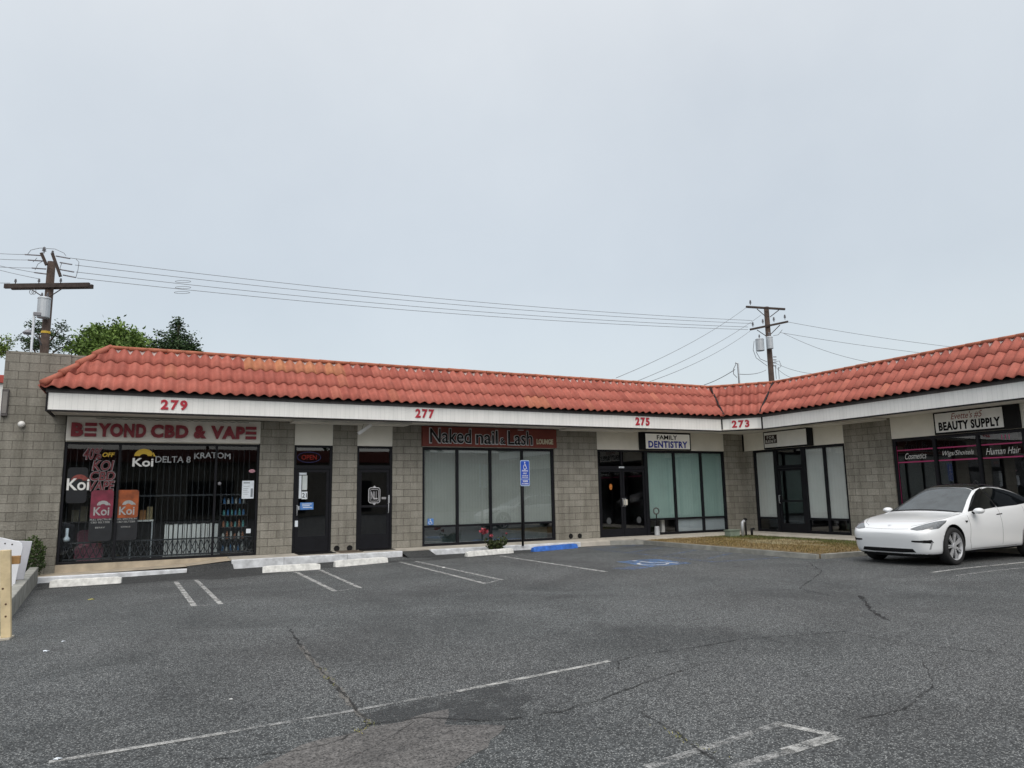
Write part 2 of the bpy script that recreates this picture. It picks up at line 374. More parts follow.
def strip(pts, wid, m, name='parking_line', lift=.004, jit=0., wob=0.):
    """a flat painted line or crack that follows the ground"""
    mb = MB(); P = []
    for (x0, y0), (x1, y1) in zip(pts, pts[1:]):
        k = max(1, int(math.hypot(x1-x0, y1-y0)/(.08 if wob else .25)))
        P += [(x0+(x1-x0)*i/k, y0+(y1-y0)*i/k) for i in range(k)]
    P.append(pts[-1])
    if wob: P = [(x+random.uniform(-wob, wob), y+random.uniform(-wob, wob)) for x, y in P]
    L = []
    for i, (x, y) in enumerate(P):
        a = P[max(i-1, 0)]; b = P[min(i+1, len(P)-1)]; t = Vector((b[0]-a[0], b[1]-a[1])).normalized()
        h = wid/2*(1+random.uniform(-jit, jit))
        L.append([Vector((x-t.y*h*s, y+t.x*h*s, 0)) for s in (1, -1)])
    for l in L:
        for p in l: p.z = gz(p.x, p.y)+lift
    for a, b in zip(L, L[1:]): mb.face((a[1], b[1], b[0], a[0]))
    return mb.build(name, m, kind='structure')
def blob(pts, m, name, lift=.003, wob=.0):
    mb = MB(); P = []
    for a, b in zip(pts, pts[1:]+pts[:1]):
        k = max(1, int(math.hypot(b[0]-a[0], b[1]-a[1])/.12)) if wob else 1
        P += [(a[0]+(b[0]-a[0])*i/k+random.uniform(-wob, wob), a[1]+(b[1]-a[1])*i/k+random.uniform(-wob, wob)) for i in range(k)]
    mb.face([W(x, y, gz(x, y)+lift) for x, y in P]); return mb.build(name, m, kind='structure')

LW = .085
# stall markings: pairs of lines joined at their near end
for (a, b, c, d, m_) in (((.60, -3.36), (.72, -7.70), (1.09, -7.66), (.98, -3.3), m_white_paint), ((3.0, -3.2), (2.94, -7.22), (3.42, -7.05), (3.54, -3.15), m_white_paint),
                         ((5.55, -2.64), (5.46, -7.85), (5.94, -7.55), (5.90, -2.8), m_white_paint)):
    strip([a, b], LW, m_); strip([d, c], LW*.9, m_)
    strip([(b[0]+.05, b[1]+.03), (c[0]-.05, c[1]+.03)], LW*.8, m_faint)
strip([(8.22, -2.69), (8.27, -7.5)], .10, m_white_paint)
strip([(12.75, -11.3), (19, -11.25)], .09, m_white_paint); strip([(12.6, -11.82), (19, -11.85)], .08, m_faint)
strip([(-.45, -14.47), (.55, -14.42)], .055, m_white_paint); strip([(.55, -14.42), (1.5, -14.345), (2.3, -14.25)], .05, m_faint); strip([(2.3, -14.25), (3.93, -14.0)], .06, m_white_paint)
strip([(2.62, -16.3), (3.9, -16.1)], .07, m_faint); strip([(2.85, -16.56), (3.55, -16.5)], .07, m_faint); strip([(3.5, -16.5), (3.98, -16.46)], .10, m_white_paint); strip([(3.86, -16.11), (3.98, -16.43)], .07, m_white_paint)
# faded accessible stall: blue field, white wheelchair figure, blue hatching
blob([(9.55, -7.25), (10.75, -7.15), (10.8, -5.75), (9.65, -5.85)], m_blue_paint, 'painted_stall_symbol')
m_symbol = paint('symbol_white', (.60, .61, .62), .40, 5.)
strip([(10.1, -6.15), (10.12, -6.6), (10.45, -6.65), (10.5, -7.0)], .08, m_symbol, lift=.008)
strip([(10.0+.33*math.cos(R(t)), -6.75+.3*math.sin(R(t))) for t in range(110, 345, 15)], .07, m_symbol, lift=.009)
strip([(10.04, -5.95), (10.14, -5.95)], .12, m_symbol, lift=.008)
strip([(8.8, -7.3), (9.4, -7.1)], .5, m_blue_faint, lift=.006)
for k in range(4): strip([(11.4+.1*k, -2.5-1.35*k), (13.2, -1.7-1.35*k)], .09, m_blue_faint)
strip([(11.35, -2.3), (11.35, -7.2), (13.3, -7.3)], .09, m_blue_faint)
strip([(11.3, -2.05), (13.3, -2.0)], .08, m_blue_faint)
# newer asphalt along the kerb, smoother patch near the camera
blob([(-1.95, -1.24), (-1.8, -2.9), (-.4, -3.05), (.7, -3.0), (1.4, -3.5), (2.4, -3.25), (3.1, -2.75), (4.2, -2.8), (5.6, -2.6), (6.6, -2.75), (7.6, -2.5), (9.3, -2.3), (10.8, -1.75), (12.4, -1.25)], m_asph2, 'asphalt_patch', .0025, .05)
blob([(-.1, -15.6), (.72, -15.12), (.95, -14.92), (1.25, -14.86), (1.46, -14.80), (1.66, -14.78), (1.88, -14.66), (2.06, -14.68), (1.92, -14.98), (2.24, -15.22), (2.05, -15.45), (1.85, -15.62), (1.62, -15.8), (1.2, -16.4), (.2, -16.6)], m_asph3, 'asphalt_patch', .0025, .022)
blob([(1.95, -14.95), (1.45, -14.72), (1.5, -14.5), (2.2, -14.2), (2.75, -14.25), (2.85, -14.6), (2.4, -15.1)], m_tar, 'tar_stain', .0022, .05)
m_crack = paint('crack', (.012, .012, .012), .485, 6.); m_crackl = mat('crack_edge', (.15, .145, .125), .95, var=.3, scale=12)
C = [(1.62, -10.4), (1.54, -11.66), (1.49, -12.84), (1.49, -13.53), (1.46, -14.19), (1.45, -14.74)]
strip(C[1:], .055, paint('crack_rim', (.20, .19, .175), .49, 9.), 'crack', .0045, .5, .012)
strip(C, .022, m_crack, 'crack', .006, .8, .018)
strip([(1.45, -14.74), (1.36, -14.82), (1.28, -14.88), (1.14, -14.98), (.9, -15.02), (.4, -14.92)], .014, m_crack, 'crack', .006, .7, .012)
strip([(1.45, -14.74), (1.81, -14.76), (2.23, -15.09), (2.73, -15.13), (3.15, -15.02), (3.67, -14.82), (4.55, -14.54)], .017, m_crack, 'crack', .006, .8, .014)
strip([(3.83, -14.3), (4.0, -14.05), (4.33, -13.93), (4.8, -13.95), (5.65, -13.89), (6.92, -14.16)], .017, m_crack, 'crack', .006, .8, .012)
strip([(6.92, -14.1), (6.89, -14.84), (7.26, -15.8)], .014, m_crack, 'crack', .006, .8, .012)
strip([(3.24, -15.3), (3.15, -15.95), (3.0, -16.48), (2.8, -17.2)], .016, m_crack, 'crack', .006, .7, .010)
strip([(9.4, -12.4), (8.9, -12.9), (8.42, -13.33), (7.86, -14.02)], .05, m_crack, 'crack', .006, .8, .02)
strip([(6.4, -15.4), (5.66, -16.0), (4.86, -16.31), (4.3, -16.30)], .012, m_crack, 'crack', .006, .8, .012)
strip([(12.6, -8.7), (11.5, -9.95), (9.3, -11.4), (9.0, -12.4)], .02, m_crack, 'crack', .006, .8, .02)
strip([(9.3, -11.4), (6, -10.8), (3.5, -10.9)], .012, m_crack, 'crack', .006, .8, .02)
strip([(1.1, -15.35), (1.4, -15.15), (1.62, -14.95), (1.75, -14.82)], .008, m_crack, 'crack', .006, .8, .008)
# weeds in the cracks: nobody could count them
mb = MB()
for k in range(150):
    t = random.random()
    if k < 100: q = random.choice([(1.47, -13.55), (1.49, -13.3), (1.45, -14.72), (1.35, -14.83), (1.50, -12.9)]); x, y = q[0]+random.gauss(0, .02), q[1]+random.gauss(0, .05)
    else: x, y = 3.1+random.gauss(0, .02), -16.1+random.gauss(0, .15)
    a = random.uniform(0, 6.3); l = random.uniform(.01, .028); z = gz(x, y)+.006
    p = W(x, y, z); q = p+W(math.cos(a)*l, math.sin(a)*l, l*.5); n = W(-math.sin(a), math.cos(a), 0)*.003
    mb.face((p-n, p+n, q), tint=random.random())
mb.build('weeds', m_weed, kind='stuff')

# walkways, kerbs, lawn
def walk(x, y): return 0.
mb = MB(); mb.box(W, 1.88, XR, -1.13, 0.08, -.4, 0); mb.i = 0
mb.box(W, 17.62, XR, -20, -1.13, -.4, 0); mb.box(W, 13.6, 17.62, -1.6, -1.13, -.4, -.002)
mb.build('walkway', m_conc, kind='structure')
mb = MB()                                                     # the low sloping walk before the first shop
P = [(-2.2, -.19), (.9, -.12), (1.88, -.03)]
for (x0, z0), (x1, z1) in zip(P, P[1:]): mb.face((W(x0, -1.14, z0+.03), W(x1, -1.14, z1+.02), W(x1, .05, z1), W(x0, .05, z0)))
mb.build('walkway', m_conc_tan, kind='structure')
mb = MB()
mb.face((W(.9, -1.7, -.222), W(1.88, -1.7, -.205), W(1.88, -1.1, -.03), W(.9, -1.1, -.095)))
mb.face((W(6.06, -1.8, -.137), W(6.85, -1.8, -.13), W(6.85, -1.05, .004), W(6.06, -1.05, .004)))
mb.build('asphalt_ramp', m_asph2, kind='structure')
mb = MB()
def kerb(x0, x1, zt0, zt1, w_=.15, y=-1.13):
    n = len(mb.v); mb.v += [W(x, yy, z) for x, zt in ((x0, zt0), (x1, zt1)) for yy, z in ((y, -.5), (y-w_-.02, -.5), (y-w_, zt-.015), (y-w_+.02, zt), (y, zt))]
    for j in range(5): mb.f.append((n+j, n+5+j, n+5+(j+1) % 5, n+(j+1) % 5)); mb.mi.append(0)
    mb.f.append(tuple(n+k for k in range(5))); mb.mi.append(0); mb.f.append(tuple(n+9-k for k in range(5))); mb.mi.append(0)
kerb(-2.0, .9, -.145, -.14); kerb(1.86, 3.05, .004, .006); kerb(3.06, 4.6, .005, .004); kerb(4.61, 6.06, .004, .006)
kerb(6.85, 9.4, .005, .003); kerb(9.41, 11.55, .002, .0)
mb.build('kerb', m_kerb, kind='structure')
mb = MB(); kerb(11.555, 12.6, .0, -.01); mb.build('kerb', m_conc, kind='structure')
# lawn with its concrete edging
lawn = [(14.1, -1.72), (17.6, -1.72), (17.6, -8.05), (13.75, -8.12), (13.8, -4.0)]
mb = MB(); mb.box(W, 13.62, 17.62, -8.1, -1.6, -.4, -.02); mb.build('lawn_soil', mat('dry_soil', (.17, .125, .065), .95, var=.35, scale=3, bump=.5, bscale=25), kind='structure')
mb = MB()
def bar(p, q, w_, z0, z1):
    t = (Vector(q)-Vector(p)).normalized(); n = Vector((t.y, -t.x))*w_
    a, b = Vector(p), Vector(q)
    mb.prism(lambda u, v, d: W(u, v, d), [tuple(a), tuple(b), tuple(b-n), tuple(a-n)], z0, z1)
bar((13.52, -8.18), (13.62, -1.62), .09, -.4, -.022); bar((17.62, -8.22), (13.52, -8.22), .12, -.4, -.012); bar((13.62, -1.62), (12.6, -1.13), .10, -.4, -.012)
mb.build('lawn_edging', m_conc_gray, kind='structure')
mb = MB()
for k in range(26000):
    x = random.uniform(13.68, 17.6); y = random.uniform(-8.08, -1.68)
    cl1 = math.sin(x*2.9+math.sin(y*2.3)*1.4)+math.sin(y*1.9+1.3*math.sin(x*2)); f = (x-13.7)/3.9
    gr = .5 if f < .35 else (.95 if abs(f-.55+.1*cl1) < .13 and -6.6 < y < -3 else .5-.55*cl((f-.4)/.4))
    gr = cl(gr+.06*cl1+random.gauss(0, .13))
    a = random.uniform(0, 6.3); l = random.uniform(.02, .05)*(1.15-gr*.3); z = -.021
    p = W(x, y, z); q = p+W(math.cos(a)*l*.7, math.sin(a)*l*.7, l); n = W(-math.sin(a), math.cos(a), 0)*.006
    mb.face((p-n, p+n, q), tint=gr)
mb.build('grass', m_grass, kind='stuff')

# ------------------------------------------------------------------ the shop building
bld = thing('shop_building', 'L-shaped single-storey grey-tan concrete block shop row with red tiled mansard roof', 'building')
HT, SO = 2.84, 3.46
def pillar(fr, u0, u1, v0=-.35, v1=SO, d0=-.2, d1=0., m=None): return B(fr, u0, u1, v0, v1, d0, d1).build('pillar', m or m_block, bld)
for a, b in ((2.57, 3.45), (4.475, 5.15), (6.17, 7.06), (11.46, 13.09), (18.55, XR)): pillar(FL, a, b)
pillar(FRT, .002, .46, v1=HT); pillar(FRT, 4.35, 5.97); pillar(FRT, 12.6, 13.4); pillar(FRT, 17.2, 18.0)
B(FL, -3.12, -1.82, -.5, 4.93, -.3, -.002).build('end_wall', m_block2, bld)
B(FL, -1.82, XR+.3, SO+.03, 4.93, -.3, -.06).build('parapet', m_block2, bld)
B(FRT, .31, 18, SO+.03, 4.93, -.3, -.06).build('parapet', m_block2, bld)
B(FL, -1.82, 2.57, -.5, -.001, -.25, .02).build('plinth', m_conc_tan, bld)
B(FL, -3.12, -2.82, -.5, 4.93, -9, -.3).build('side_wall', m_block2, bld)
mb = MB()                                                     # shell of the rooms behind the shop fronts
mb.box(FL, -2.8, XR+8, -.6, -.012, -8, -.21); mb.box(FRT, -.2, 18, -.6, -.012, -8, -.21)
mb.build('floor', m_floor, bld)
mb = MB(); mb.box(FL, -2.8, XR+8, SO-.02, SO+.02, -8, -.21); mb.box(FRT, -.2, 18, SO-.02, SO+.02, -8, -.21); mb.build('ceiling', m_inner, bld)
mb = MB(); mb.box(FL, -2.8, XR+8, -.1, 4.6, -8.2, -8.0); mb.box(FRT, -.2, 18, -.1, 4.6, -8.2, -8)
mb.box(FRT, -8.2, -.201, -.1, 4.6, -8.2, -8.001)
for u in (3.0, 4.8, 6.6, 12.3): mb.box(FL, u, u+.1, 0, SO-.03, -7.9, -.22)
for u in (5.1, 13.): mb.box(FRT, u, u+.1, 0, SO-.03, -7.9, -.22)
mb.box(FL, 18.9, 19.0, 0, SO-.03, -7.9, -.25); mb.box(FRT, 17.9, 18.1, -.1, 4.6, -8, -.3)
mb.build('inner_wall', m_inner, bld)
B(FL, -3, XR+8, 4.4, 4.5, -8.2, -.31).build('roof_deck', m_board, bld)
B(FRT, .32, 18, 4.4, 4.5, -8, -.31).build('roof_deck', m_board, bld)
def header(fr, u0, u1, v0=HT+.002, v1=SO, d0=-.15, d1=-.012): return B(fr, u0, u1, v0, v1, d0, d1).build('header_panel', m_cream, bld)
for a, b in ((-1.8, 2.55), (3.455, 4.47), (5.155, 6.165), (7.065, 11.455), (13.095, 14.78), (14.79, 16.98), (16.99, 18.545)): header(FL, a, b)
for a, b in ((.10, 1.08), (1.09, 3.18), (3.19, 4.345), (5.98, 7.33), (7.34, 9.55), (9.56, 12.59), (13.41, 17.19)): header(FRT, a, b, d1=-.012 if a > .2 else .012)

# window and door fronts
def cell_grid(us, vs): return [(a, b, c, d) for a, b in zip(us, us[1:]) for c, d in zip(vs, vs[1:])]
def shop_window(fr, u0, u1, v0, v1, mulls=(), rails=(), bar=.075, panes=g_clear, frame=m_frame):
    mb = MB(); D0, D1 = -.13, -.035
    mb.box(fr, u0, u0+bar, v0, v1, D0, D1); mb.box(fr, u1-bar, u1, v0, v1, D0, D1)
    mb.box(fr, u0+bar, u1-bar, v0, v0+bar, D0, D1-.004); mb.box(fr, u0+bar, u1-bar, v1-bar, v1, D0, D1-.004)
    for u in mulls: mb.box(fr, u-bar*.5, u+bar*.5, v0+bar, v1-bar, D0, D1-.002)
    us = [u0+bar]+[x for u in mulls for x in (u-bar*.5, u+bar*.5)]+[u1-bar]
    cols = list(zip(us[::2], us[1::2]))
    for a, b in cols:
        for v in rails: mb.box(fr, a, b, v-bar*.4, v+bar*.4, D0, D1-.006)
    o = mb.build('shop_window', frame, bld, bevel=.004)
    vs = [v0+bar]+[x for v in rails for x in (v-bar*.4, v+bar*.4)]+[v1-bar]
    for a, b in cols:
        for k, (c, d) in enumerate(zip(vs[::2], vs[1::2])):
            g = panes[min(k, len(panes)-1)] if isinstance(panes, (list, tuple)) else panes
            e = random.uniform(-.002, .002)
            MB().box(fr, a-.004, b+.004, c-.004, d+.004, -.088, -.082+e).build('pane', g, o)
    return o
def blind(fr, win, u0, u1, v0, v1, m, d=-.115, pleat=.09, name='blind'):
    mb = MB(); k = max(2, int((u1-u0)/pleat)); us = [u0+(u1-u0)*i/k for i in range(k+1)]
    for i in range(k):
        a, b = us[i], us[i+1]; e = .002
        mb.face((fr(a, v0, d), fr((a+b)/2, v0, d+e), fr((a+b)/2, v1, d+e), fr(a, v1, d))); mb.face((fr((a+b)/2, v0, d+e), fr(b-.002, v0, d), fr(b-.002, v1, d), fr((a+b)/2, v1, d+e)))
    return mb.build(name, m, win)
def door(fr, u0, u1, v1=2.2, vt=HT, leaves=1, handle='R', mid=None, pane=g_dark, bottom=.26, frame=m_frame):
    mb = MB(); b = .06; D0, D1 = -.13, -.03
    mb.box(fr, u0, u0+b, 0, vt, D0, D1); mb.box(fr, u1-b, u1, 0, vt, D0, D1); mb.box(fr, u0+b, u1-b, v1, v1+.1, D0, D1-.003); mb.box(fr, u0+b, u1-b, vt-b, vt, D0, D1-.003)
    if leaves == 2: mb.box(fr, (u0+u1)/2-.03, (u0+u1)/2+.03, v1+.1, vt-b, D0, D1-.005)
    o = mb.build('door', frame, bld, bevel=.004)
    us = [u0+b, u1-b] if leaves == 1 else [u0+b, (u0+u1)/2, u1-b]
    tp = list(zip(us, us[1:]))
    for a, c in tp:
        MB().box(fr, a-.003+.02*(leaves-1), c+.003-.02*(leaves-1), v1+.1, vt-b+.003, -.088, -.083).build('pane', pane, o)
        lf = MB(); s = .085
        lf.box(fr, a+.006, a+s, .012, v1-.006, -.10, -.05); lf.box(fr, c-s, c-.006, .012, v1-.006, -.10, -.05)
        lf.box(fr, a+s, c-s, .012, bottom, -.10, -.052); lf.box(fr, a+s, c-s, v1-.09, v1-.006, -.10, -.052)
        if mid: lf.box(fr, a+s, c-s, mid-.03, mid+.03, -.10, -.054)
        lf.build('door_leaf', frame, o, bevel=.003)
        MB().box(fr, a+s-.004, c-s+.004, bottom-.004, v1-.086, -.078, -.072).build('pane', pane, o)
    for k, (a, c) in enumerate(tp):
        hs = ('R', 'L')[k] if leaves == 2 else handle
        hu = c-.045 if hs == 'R' else a+.045
        h = MB(); h.tube([fr(hu, .98, -.05), fr(hu, .98, .01), fr(hu, 1.24, .01), fr(hu, 1.24, -.05)], .011, 8)
        h.build('handle', m_grey, o, smooth=True)
    return o

# 279: the barred window
w1 = shop_window(FL, -1.815, 2.565, .0, HT, [-.66, 1.52], [], .055, g_shop)
mb = MB()
u = -1.70
while u < 2.46: mb.box(FL, u-.005, u+.005, .05, HT-.09, -.27, -.256); u += .135
for v in (.47, .09, 1.55): mb.box(FL, -1.72, 2.47, v-.018, v+.018, -.29, -.252)
u = -1.70
while u < 2.4:
    for q in ((u, .12, u+.067, .27), (u+.134, .12, u+.067, .27), (u+.067, .27, u, .44), (u+.067, .27, u+.134, .44)):
        mb.tube([FL(q[0], q[1], -.262), FL(q[2], q[3], -.262)], .010, 5)
    u += .135
mb.build('security_grille', mat('grille_paint', (.03, .032, .037), .5, var=.2), w1)
# doors of the first and second unit
d1 = door(FL, 3.455, 4.47, 2.2, HT, 1, 'L', None, g_dark, .42)
d2 = door(FL, 5.155, 6.165, 2.2, HT, 1, 'R', 1.17, g_dark, .42)
# nail salon window
w2 = shop_window(FL, 7.065, 11.455, .0, HT, [8.17, 9.25, 10.34], [.555], .075, [g_refl, g_grey])
for a, b in ((7.1, 8.15), (8.19, 9.23), (9.27, 10.32), (10.36, 11.42)): blind(FL, w2, a, b, .57, HT, m_blind)
B(FL, 7.1, 11.42, .04, .56, -.55, -.5).build('inner_board', mat('teal_film', (.06, .10, .105), .6, var=.15), w2)
# dentist: double door and three lights
d3 = door(FL, 13.095, 15.06, 2.2, HT, 2, 'R', None, g_dark, .26)
w3 = shop_window(FL, 15.06, 18.545, .0, HT, [16.28, 17.48], [.52], .08, [g_clear, g_grey])
for a, b in ((15.12, 16.25), (16.3, 17.45), (17.5, 18.5)): blind(FL, w3, a, b, .54, HT, m_blind2, pleat=.11)
for a, b in ((16.3, 17.45), (17.5, 18.5)): blind(FL, w3, a, b, .03, .51, mat('grey_film', (.28, .33, .36), .7, var=.05), pleat=1.2)
B(FL, 15.85, 15.98, .02, .5, -.45, -.35).build('inner_post', m_white, w3)
# the empty unit in the right wing
w4 = shop_window(FRT, .465, 1.47, .0, HT, [], [.47], .08, [g_grey, g_clear]); blind(FRT, w4, .5, 1.44, .48, HT, m_blind3, pleat=.12)
d4 = door(FRT, 1.47, 2.66, 2.16, HT, 1, 'L', 1.05, g_dark, .3)
w5 = shop_window(FRT, 2.66, 4.345, .0, HT, [3.52], [.47], .085, [g_dark, g_clear])
for a, b in ((2.72, 3.49), (3.55, 4.3)): blind(FRT, w5, a, b, .49, HT, m_blind3, pleat=.12)
# beauty shop
w6 = shop_window(FRT, 5.98, 10.6, .0, HT, [7.22, 8.41, 9.55], [], .085, g_dark)
d5 = door(FRT, 10.6, 12.59, 2.2, HT, 2, 'R', None, g_dark)
w7 = shop_window(FRT, 13.41, 17.19, .0, HT, [14.7, 16.], [.5], .08, g_dark)

# fascia, soffit
def isect(fa, fb, da, db):
    """where the lines at distance da before wall a and db before wall b cross: (ua, ub)"""
    p = fa(0, 0, da); a = fa(1, 0, da)-p; q = fb(0, 0, db); b = fb(1, 0, db)-q
    det = a.x*-b.y+b.x*a.y; r = q-p
    return ((r.x*-b.y+b.x*r.y)/det, (a.x*r.y-a.y*r.x)/det)
E0 = 1.32
mb = MB(); uL, _ = isect(FL, FC, 1.2, 1.2); _, u0c = isect(FL, FC, 1.2, 1.2); u1c, uR = isect(FC, FRT, 1.2, 1.2)
B(FL, -2.10, uL, SO, 3.84, 1.14, 1.2).build('fascia', m_fascia, bld)
B(FC, u0c, u1c, SO, 3.84, 1.14, 1.2).build('fascia', m_fascia, bld)
B(FRT, uR, 18, SO, 3.84, 1.14, 1.2).build('fascia', m_fascia, bld)
B(FL, -2.10, -2.04, SO, 3.84, .0, 1.138).build('fascia', m_fascia, bld)
mb = MB()
mb.box(FL, -2.12, uL, SO-.035, SO-.002, 1.12, 1.206); mb.box(FC, u0c, u1c, SO-.036, SO-.002, 1.12, 1.207); mb.box(FRT, uR, 18, SO-.034, SO-.002, 1.12, 1.206)
mb.box(FL, -2.12, -2.06, SO-.034, SO-.002, .0, 1.118); mb.box(FL, -2.125, -2.085, SO-.04, 3.86, 1.16, 1.215)
for q in (u0c, u1c): mb.box(FC, q-.025, q+.025, SO-.04, 3.86, 1.18, 1.222)
mb.build('fascia_trim', m_trim, bld)
mb = MB()
mb.box(FL, -2.14, uL, 3.842, 3.925, 1.1, 1.225); mb.box(FC, u0c, u1c, 3.842, 3.926, 1.1, 1.226); mb.box(FRT, uR, 18, 3.842, 3.925, 1.1, 1.225); mb.box(FL, -2.14, -2.05, 3.842, 3.924, 0, 1.098)
mb.build('eave_board', m_board, bld)
mb = MB(); mb.box(FL, -2.04, XR-.02, SO+.003, SO+.03, -.05, 1.138); mb.box(FRT, 1.16, 18, SO+.004, SO+.031, -.05, 1.139)
mb.prism(lambda u, v, d: W(u, v, d), [(uL-.1, -1.13), (XR-1.13, -1.13), (XR-1.13, -uR-.1)], SO+.006, SO+.03)
mb.build('soffit', m_soffit, bld)
mb = MB()                                                     # lower soffit boards before some bays
for q in ((FL, 3.3, 6.5, SO-.05, SO-.001, .02, .7), (FL, 11.6, 14.5, SO-.05, SO-.001, .1, .85), (FRT, 3.4, 5.9, SO-.05, SO-.001, .02, .8)): B(*q).build('soffit_board', m_soffit, bld)

# tiled mansard
RISE, RUN, NCO, TW = 1.16, 1.2, 3, .262
SL = math.hypot(RISE, RUN); NV, ND = RUN/SL, RISE/SL
def prof(f): return .072*(.5-.5*math.cos(2*math.pi*f))**.95
def surf(fr, u, t, h): return fr(u, 3.93+RISE*t+h*NV, E0-RUN*t+h*ND)
def roof_run(fr, uLf, uRf, phase=0., tanf=lambda k, c: 0, mortar=True, cap=True, right_end=True):
    mb = MB(); lo = min(uLf(0), uLf(1)); hi = max(uRf(0), uRf(1)); nc = int((hi-lo)/TW)+2
    for k in range(NCO):
        t0 = k/NCO; t1 = min((k+1)/NCO+.03, 1.)
        for c in range(nc):
            ua = lo+(c+phase-1)*TW; ub = ua+TW
            L_, R_ = min(uLf(t0), uLf(t1)), max(uRf(t0), uRf(t1))
            if ub <= L_+.01 or ua >= R_-.01: continue
            tint = cl(random.gauss(.5, .22)); tn = tanf(k, (ua+ub)/2); jh = random.uniform(-.002, .003); jt = random.uniform(-.005, .005)
            rows = [(t0-.012+jt, -.014), (t0-.012+jt, 0), ((t0+t1)/2, 0), (t1, 0)]; G = []
            for t, dh in rows:
                tt = cl((t-t0)/(t1-t0)); row = []
                for i in range(13):
                    u = cl(ua+TW*i/12, uLf(t), uRf(t)); hh = prof(i/12)+.026*(1-tt)+jh+dh
                    row.append(surf(fr, u, t, hh))
                G.append(row)
            n = len(mb.v)
            for row in G: mb.v += row
            for r_ in range(3):
                for i in range(12):
                    q = (n+r_*13+i, n+r_*13+i+1, n+(r_+1)*13+i+1, n+(r_+1)*13+i)
                    if (mb.v[q[0]]-mb.v[q[1]]).length+(mb.v[q[2]]-mb.v[q[3]]).length < .004: continue
                    mb.f.append(q); mb.mi.append(0)
                    mb.a.setdefault('tint', {})[len(mb.f)-1] = tint; mb.a.setdefault('tan', {})[len(mb.f)-1] = tn
    o = mb.build('tile_roof', m_tile, bld, smooth=True)
    mb = MB(); mb.face([surf(fr, u, t, -.02) for u, t in ((uLf(0), 0), (uRf(0), 0), (uRf(1), 1), (uLf(1), 1))]); mb.build('underlay', m_trim, o)
    if mortar:
        mb = MB(); prev = None; K = 8; drop = {}
        for c in range(nc*K):
            u = lo+(phase-1)*TW+c*TW/K
            if u < uLf(1)+.03 or u > uRf(1)-.03: prev = None; continue
            f = (c % K)/K; q = abs(f-.5)*2; tile = (c+K//2)//K
            w_ = drop.setdefault(tile, random.uniform(.065, .10)*(0.25 if random.random() < .15 else 1))
            tb = 1.-.012-w_*max(0, (q-.45)/.55)**.8+random.uniform(-.004, .004)
            cur = (surf(fr, u, 1.01, prof(f)+.012), surf(fr, u, tb, prof(f)+.012))
            if prev is None: i0 = len(mb.v); mb.v += cur
            else:
                i1 = len(mb.v); mb.v += cur; mb.f.append((i1-2, i1-1, i1+1, i1)); mb.mi.append(0)
            prev = cur
        mb.build('ridge_mortar', m_mortar, o)
    if cap:
        mb = MB(); u = uLf(1)
        while u < uRf(1):
            u2 = min(u+.42, uRf(1)); r_ = random.uniform(.040, .046); tint = cl(random.gauss(.55, .2))
            n0 = len(mb.f); mb.tube([surf(fr, u, 1.0, .058+random.uniform(-.005, .005)), surf(fr, u2+.03, 1.0, .066)], r_+.012, 10, r_)
            for i in range(n0, len(mb.f)): mb.a.setdefault('tint', {})[i] = tint; mb.a.setdefault('tan', {})[i] = .35
            u = u2
        mb.build('ridge_cap', m_tile, o, smooth=True)
    return o
def DD(t): return E0-RUN*t
LH = -2.22
roof_run(FL, lambda t: LH+RUN*t, lambda t: isect(FL, FC, DD(t), DD(t))[0], .3,
         lambda k, u: (.55+.2*math.sin(9*u) if 2.15 < u < 4.75 else 0) if k == 2 else (.35 if k == 0 and 9.9 < u < 10.7 else (random.random()*.2 if random.random() < .05 else 0)))
roof_run(FC, lambda t: isect(FL, FC, DD(t), DD(t))[1], lambda t: isect(FC, FRT, DD(t), DD(t))[0], .2)
roof_run(FRT, lambda t: isect(FC, FRT, DD(t), DD(t))[1], lambda t: 18., .1, lambda k, u: random.random()*.2 if random.random() < .05 else 0)
def FH(u, v, d): return Vector((LH+E0-d, -1.32+u*-1+1.32*0, v)) if False else Vector((LH+E0-d, u, v))   # hip end facing -x, u along +y
def FHE(u, v, d): return Vector((LH+E0-d, -u, v))             # u runs toward the street
roof_run(FHE, lambda t: .02, lambda t: E0-RUN*t, .0, mortar=False, cap=False)
hp = MB(); P0, P1 = W(LH+.02, -1.33, 3.99), W(LH+RUN, -.12, 3.93+RISE+.05)
for k in range(4):
    a = P0.lerp(P1, k/4); b = P0.lerp(P1, (k+1)/4+.02); n0 = len(hp.f)
    hp.tube([a+W(0, 0, .03), b], .085, 12, .062)
    tint = random.uniform(.4, .8)
    for i in range(n0, len(hp.f)): hp.a.setdefault('tint', {})[i] = tint; hp.a.setdefault('tan', {})[i] = .15
hp.build('hip_cap', m_tile, bld, smooth=True)
mb = MB()
for fa, fb in ((FL, FC), (FC, FRT)):
    pts = []
    for t in (0., .34, .67, 1.):
        u, _ = isect(fa, fb, DD(t), DD(t)); pts.append(surf(fa, u, t, .075))
    mb.tube(pts, .032, 6)
mb.build('valley_flashing', m_trim, bld)
# pipe openings at the foot of the pillars
for u, v in ((4.63, .07), (4.98, .065), (11.99, .10), (12.32, .095)):
    mb = MB(); mb.lathe([(.055, .012), (.075, .012), (.078, .0)], FL(u, v, .001), (0, -1, 0), 18); mb.lathe([(.0, .005), (.056, .005)], FL(u, v, .001), (0, -1, 0), 18)
    mb.build('drain_opening', m_hole, bld)

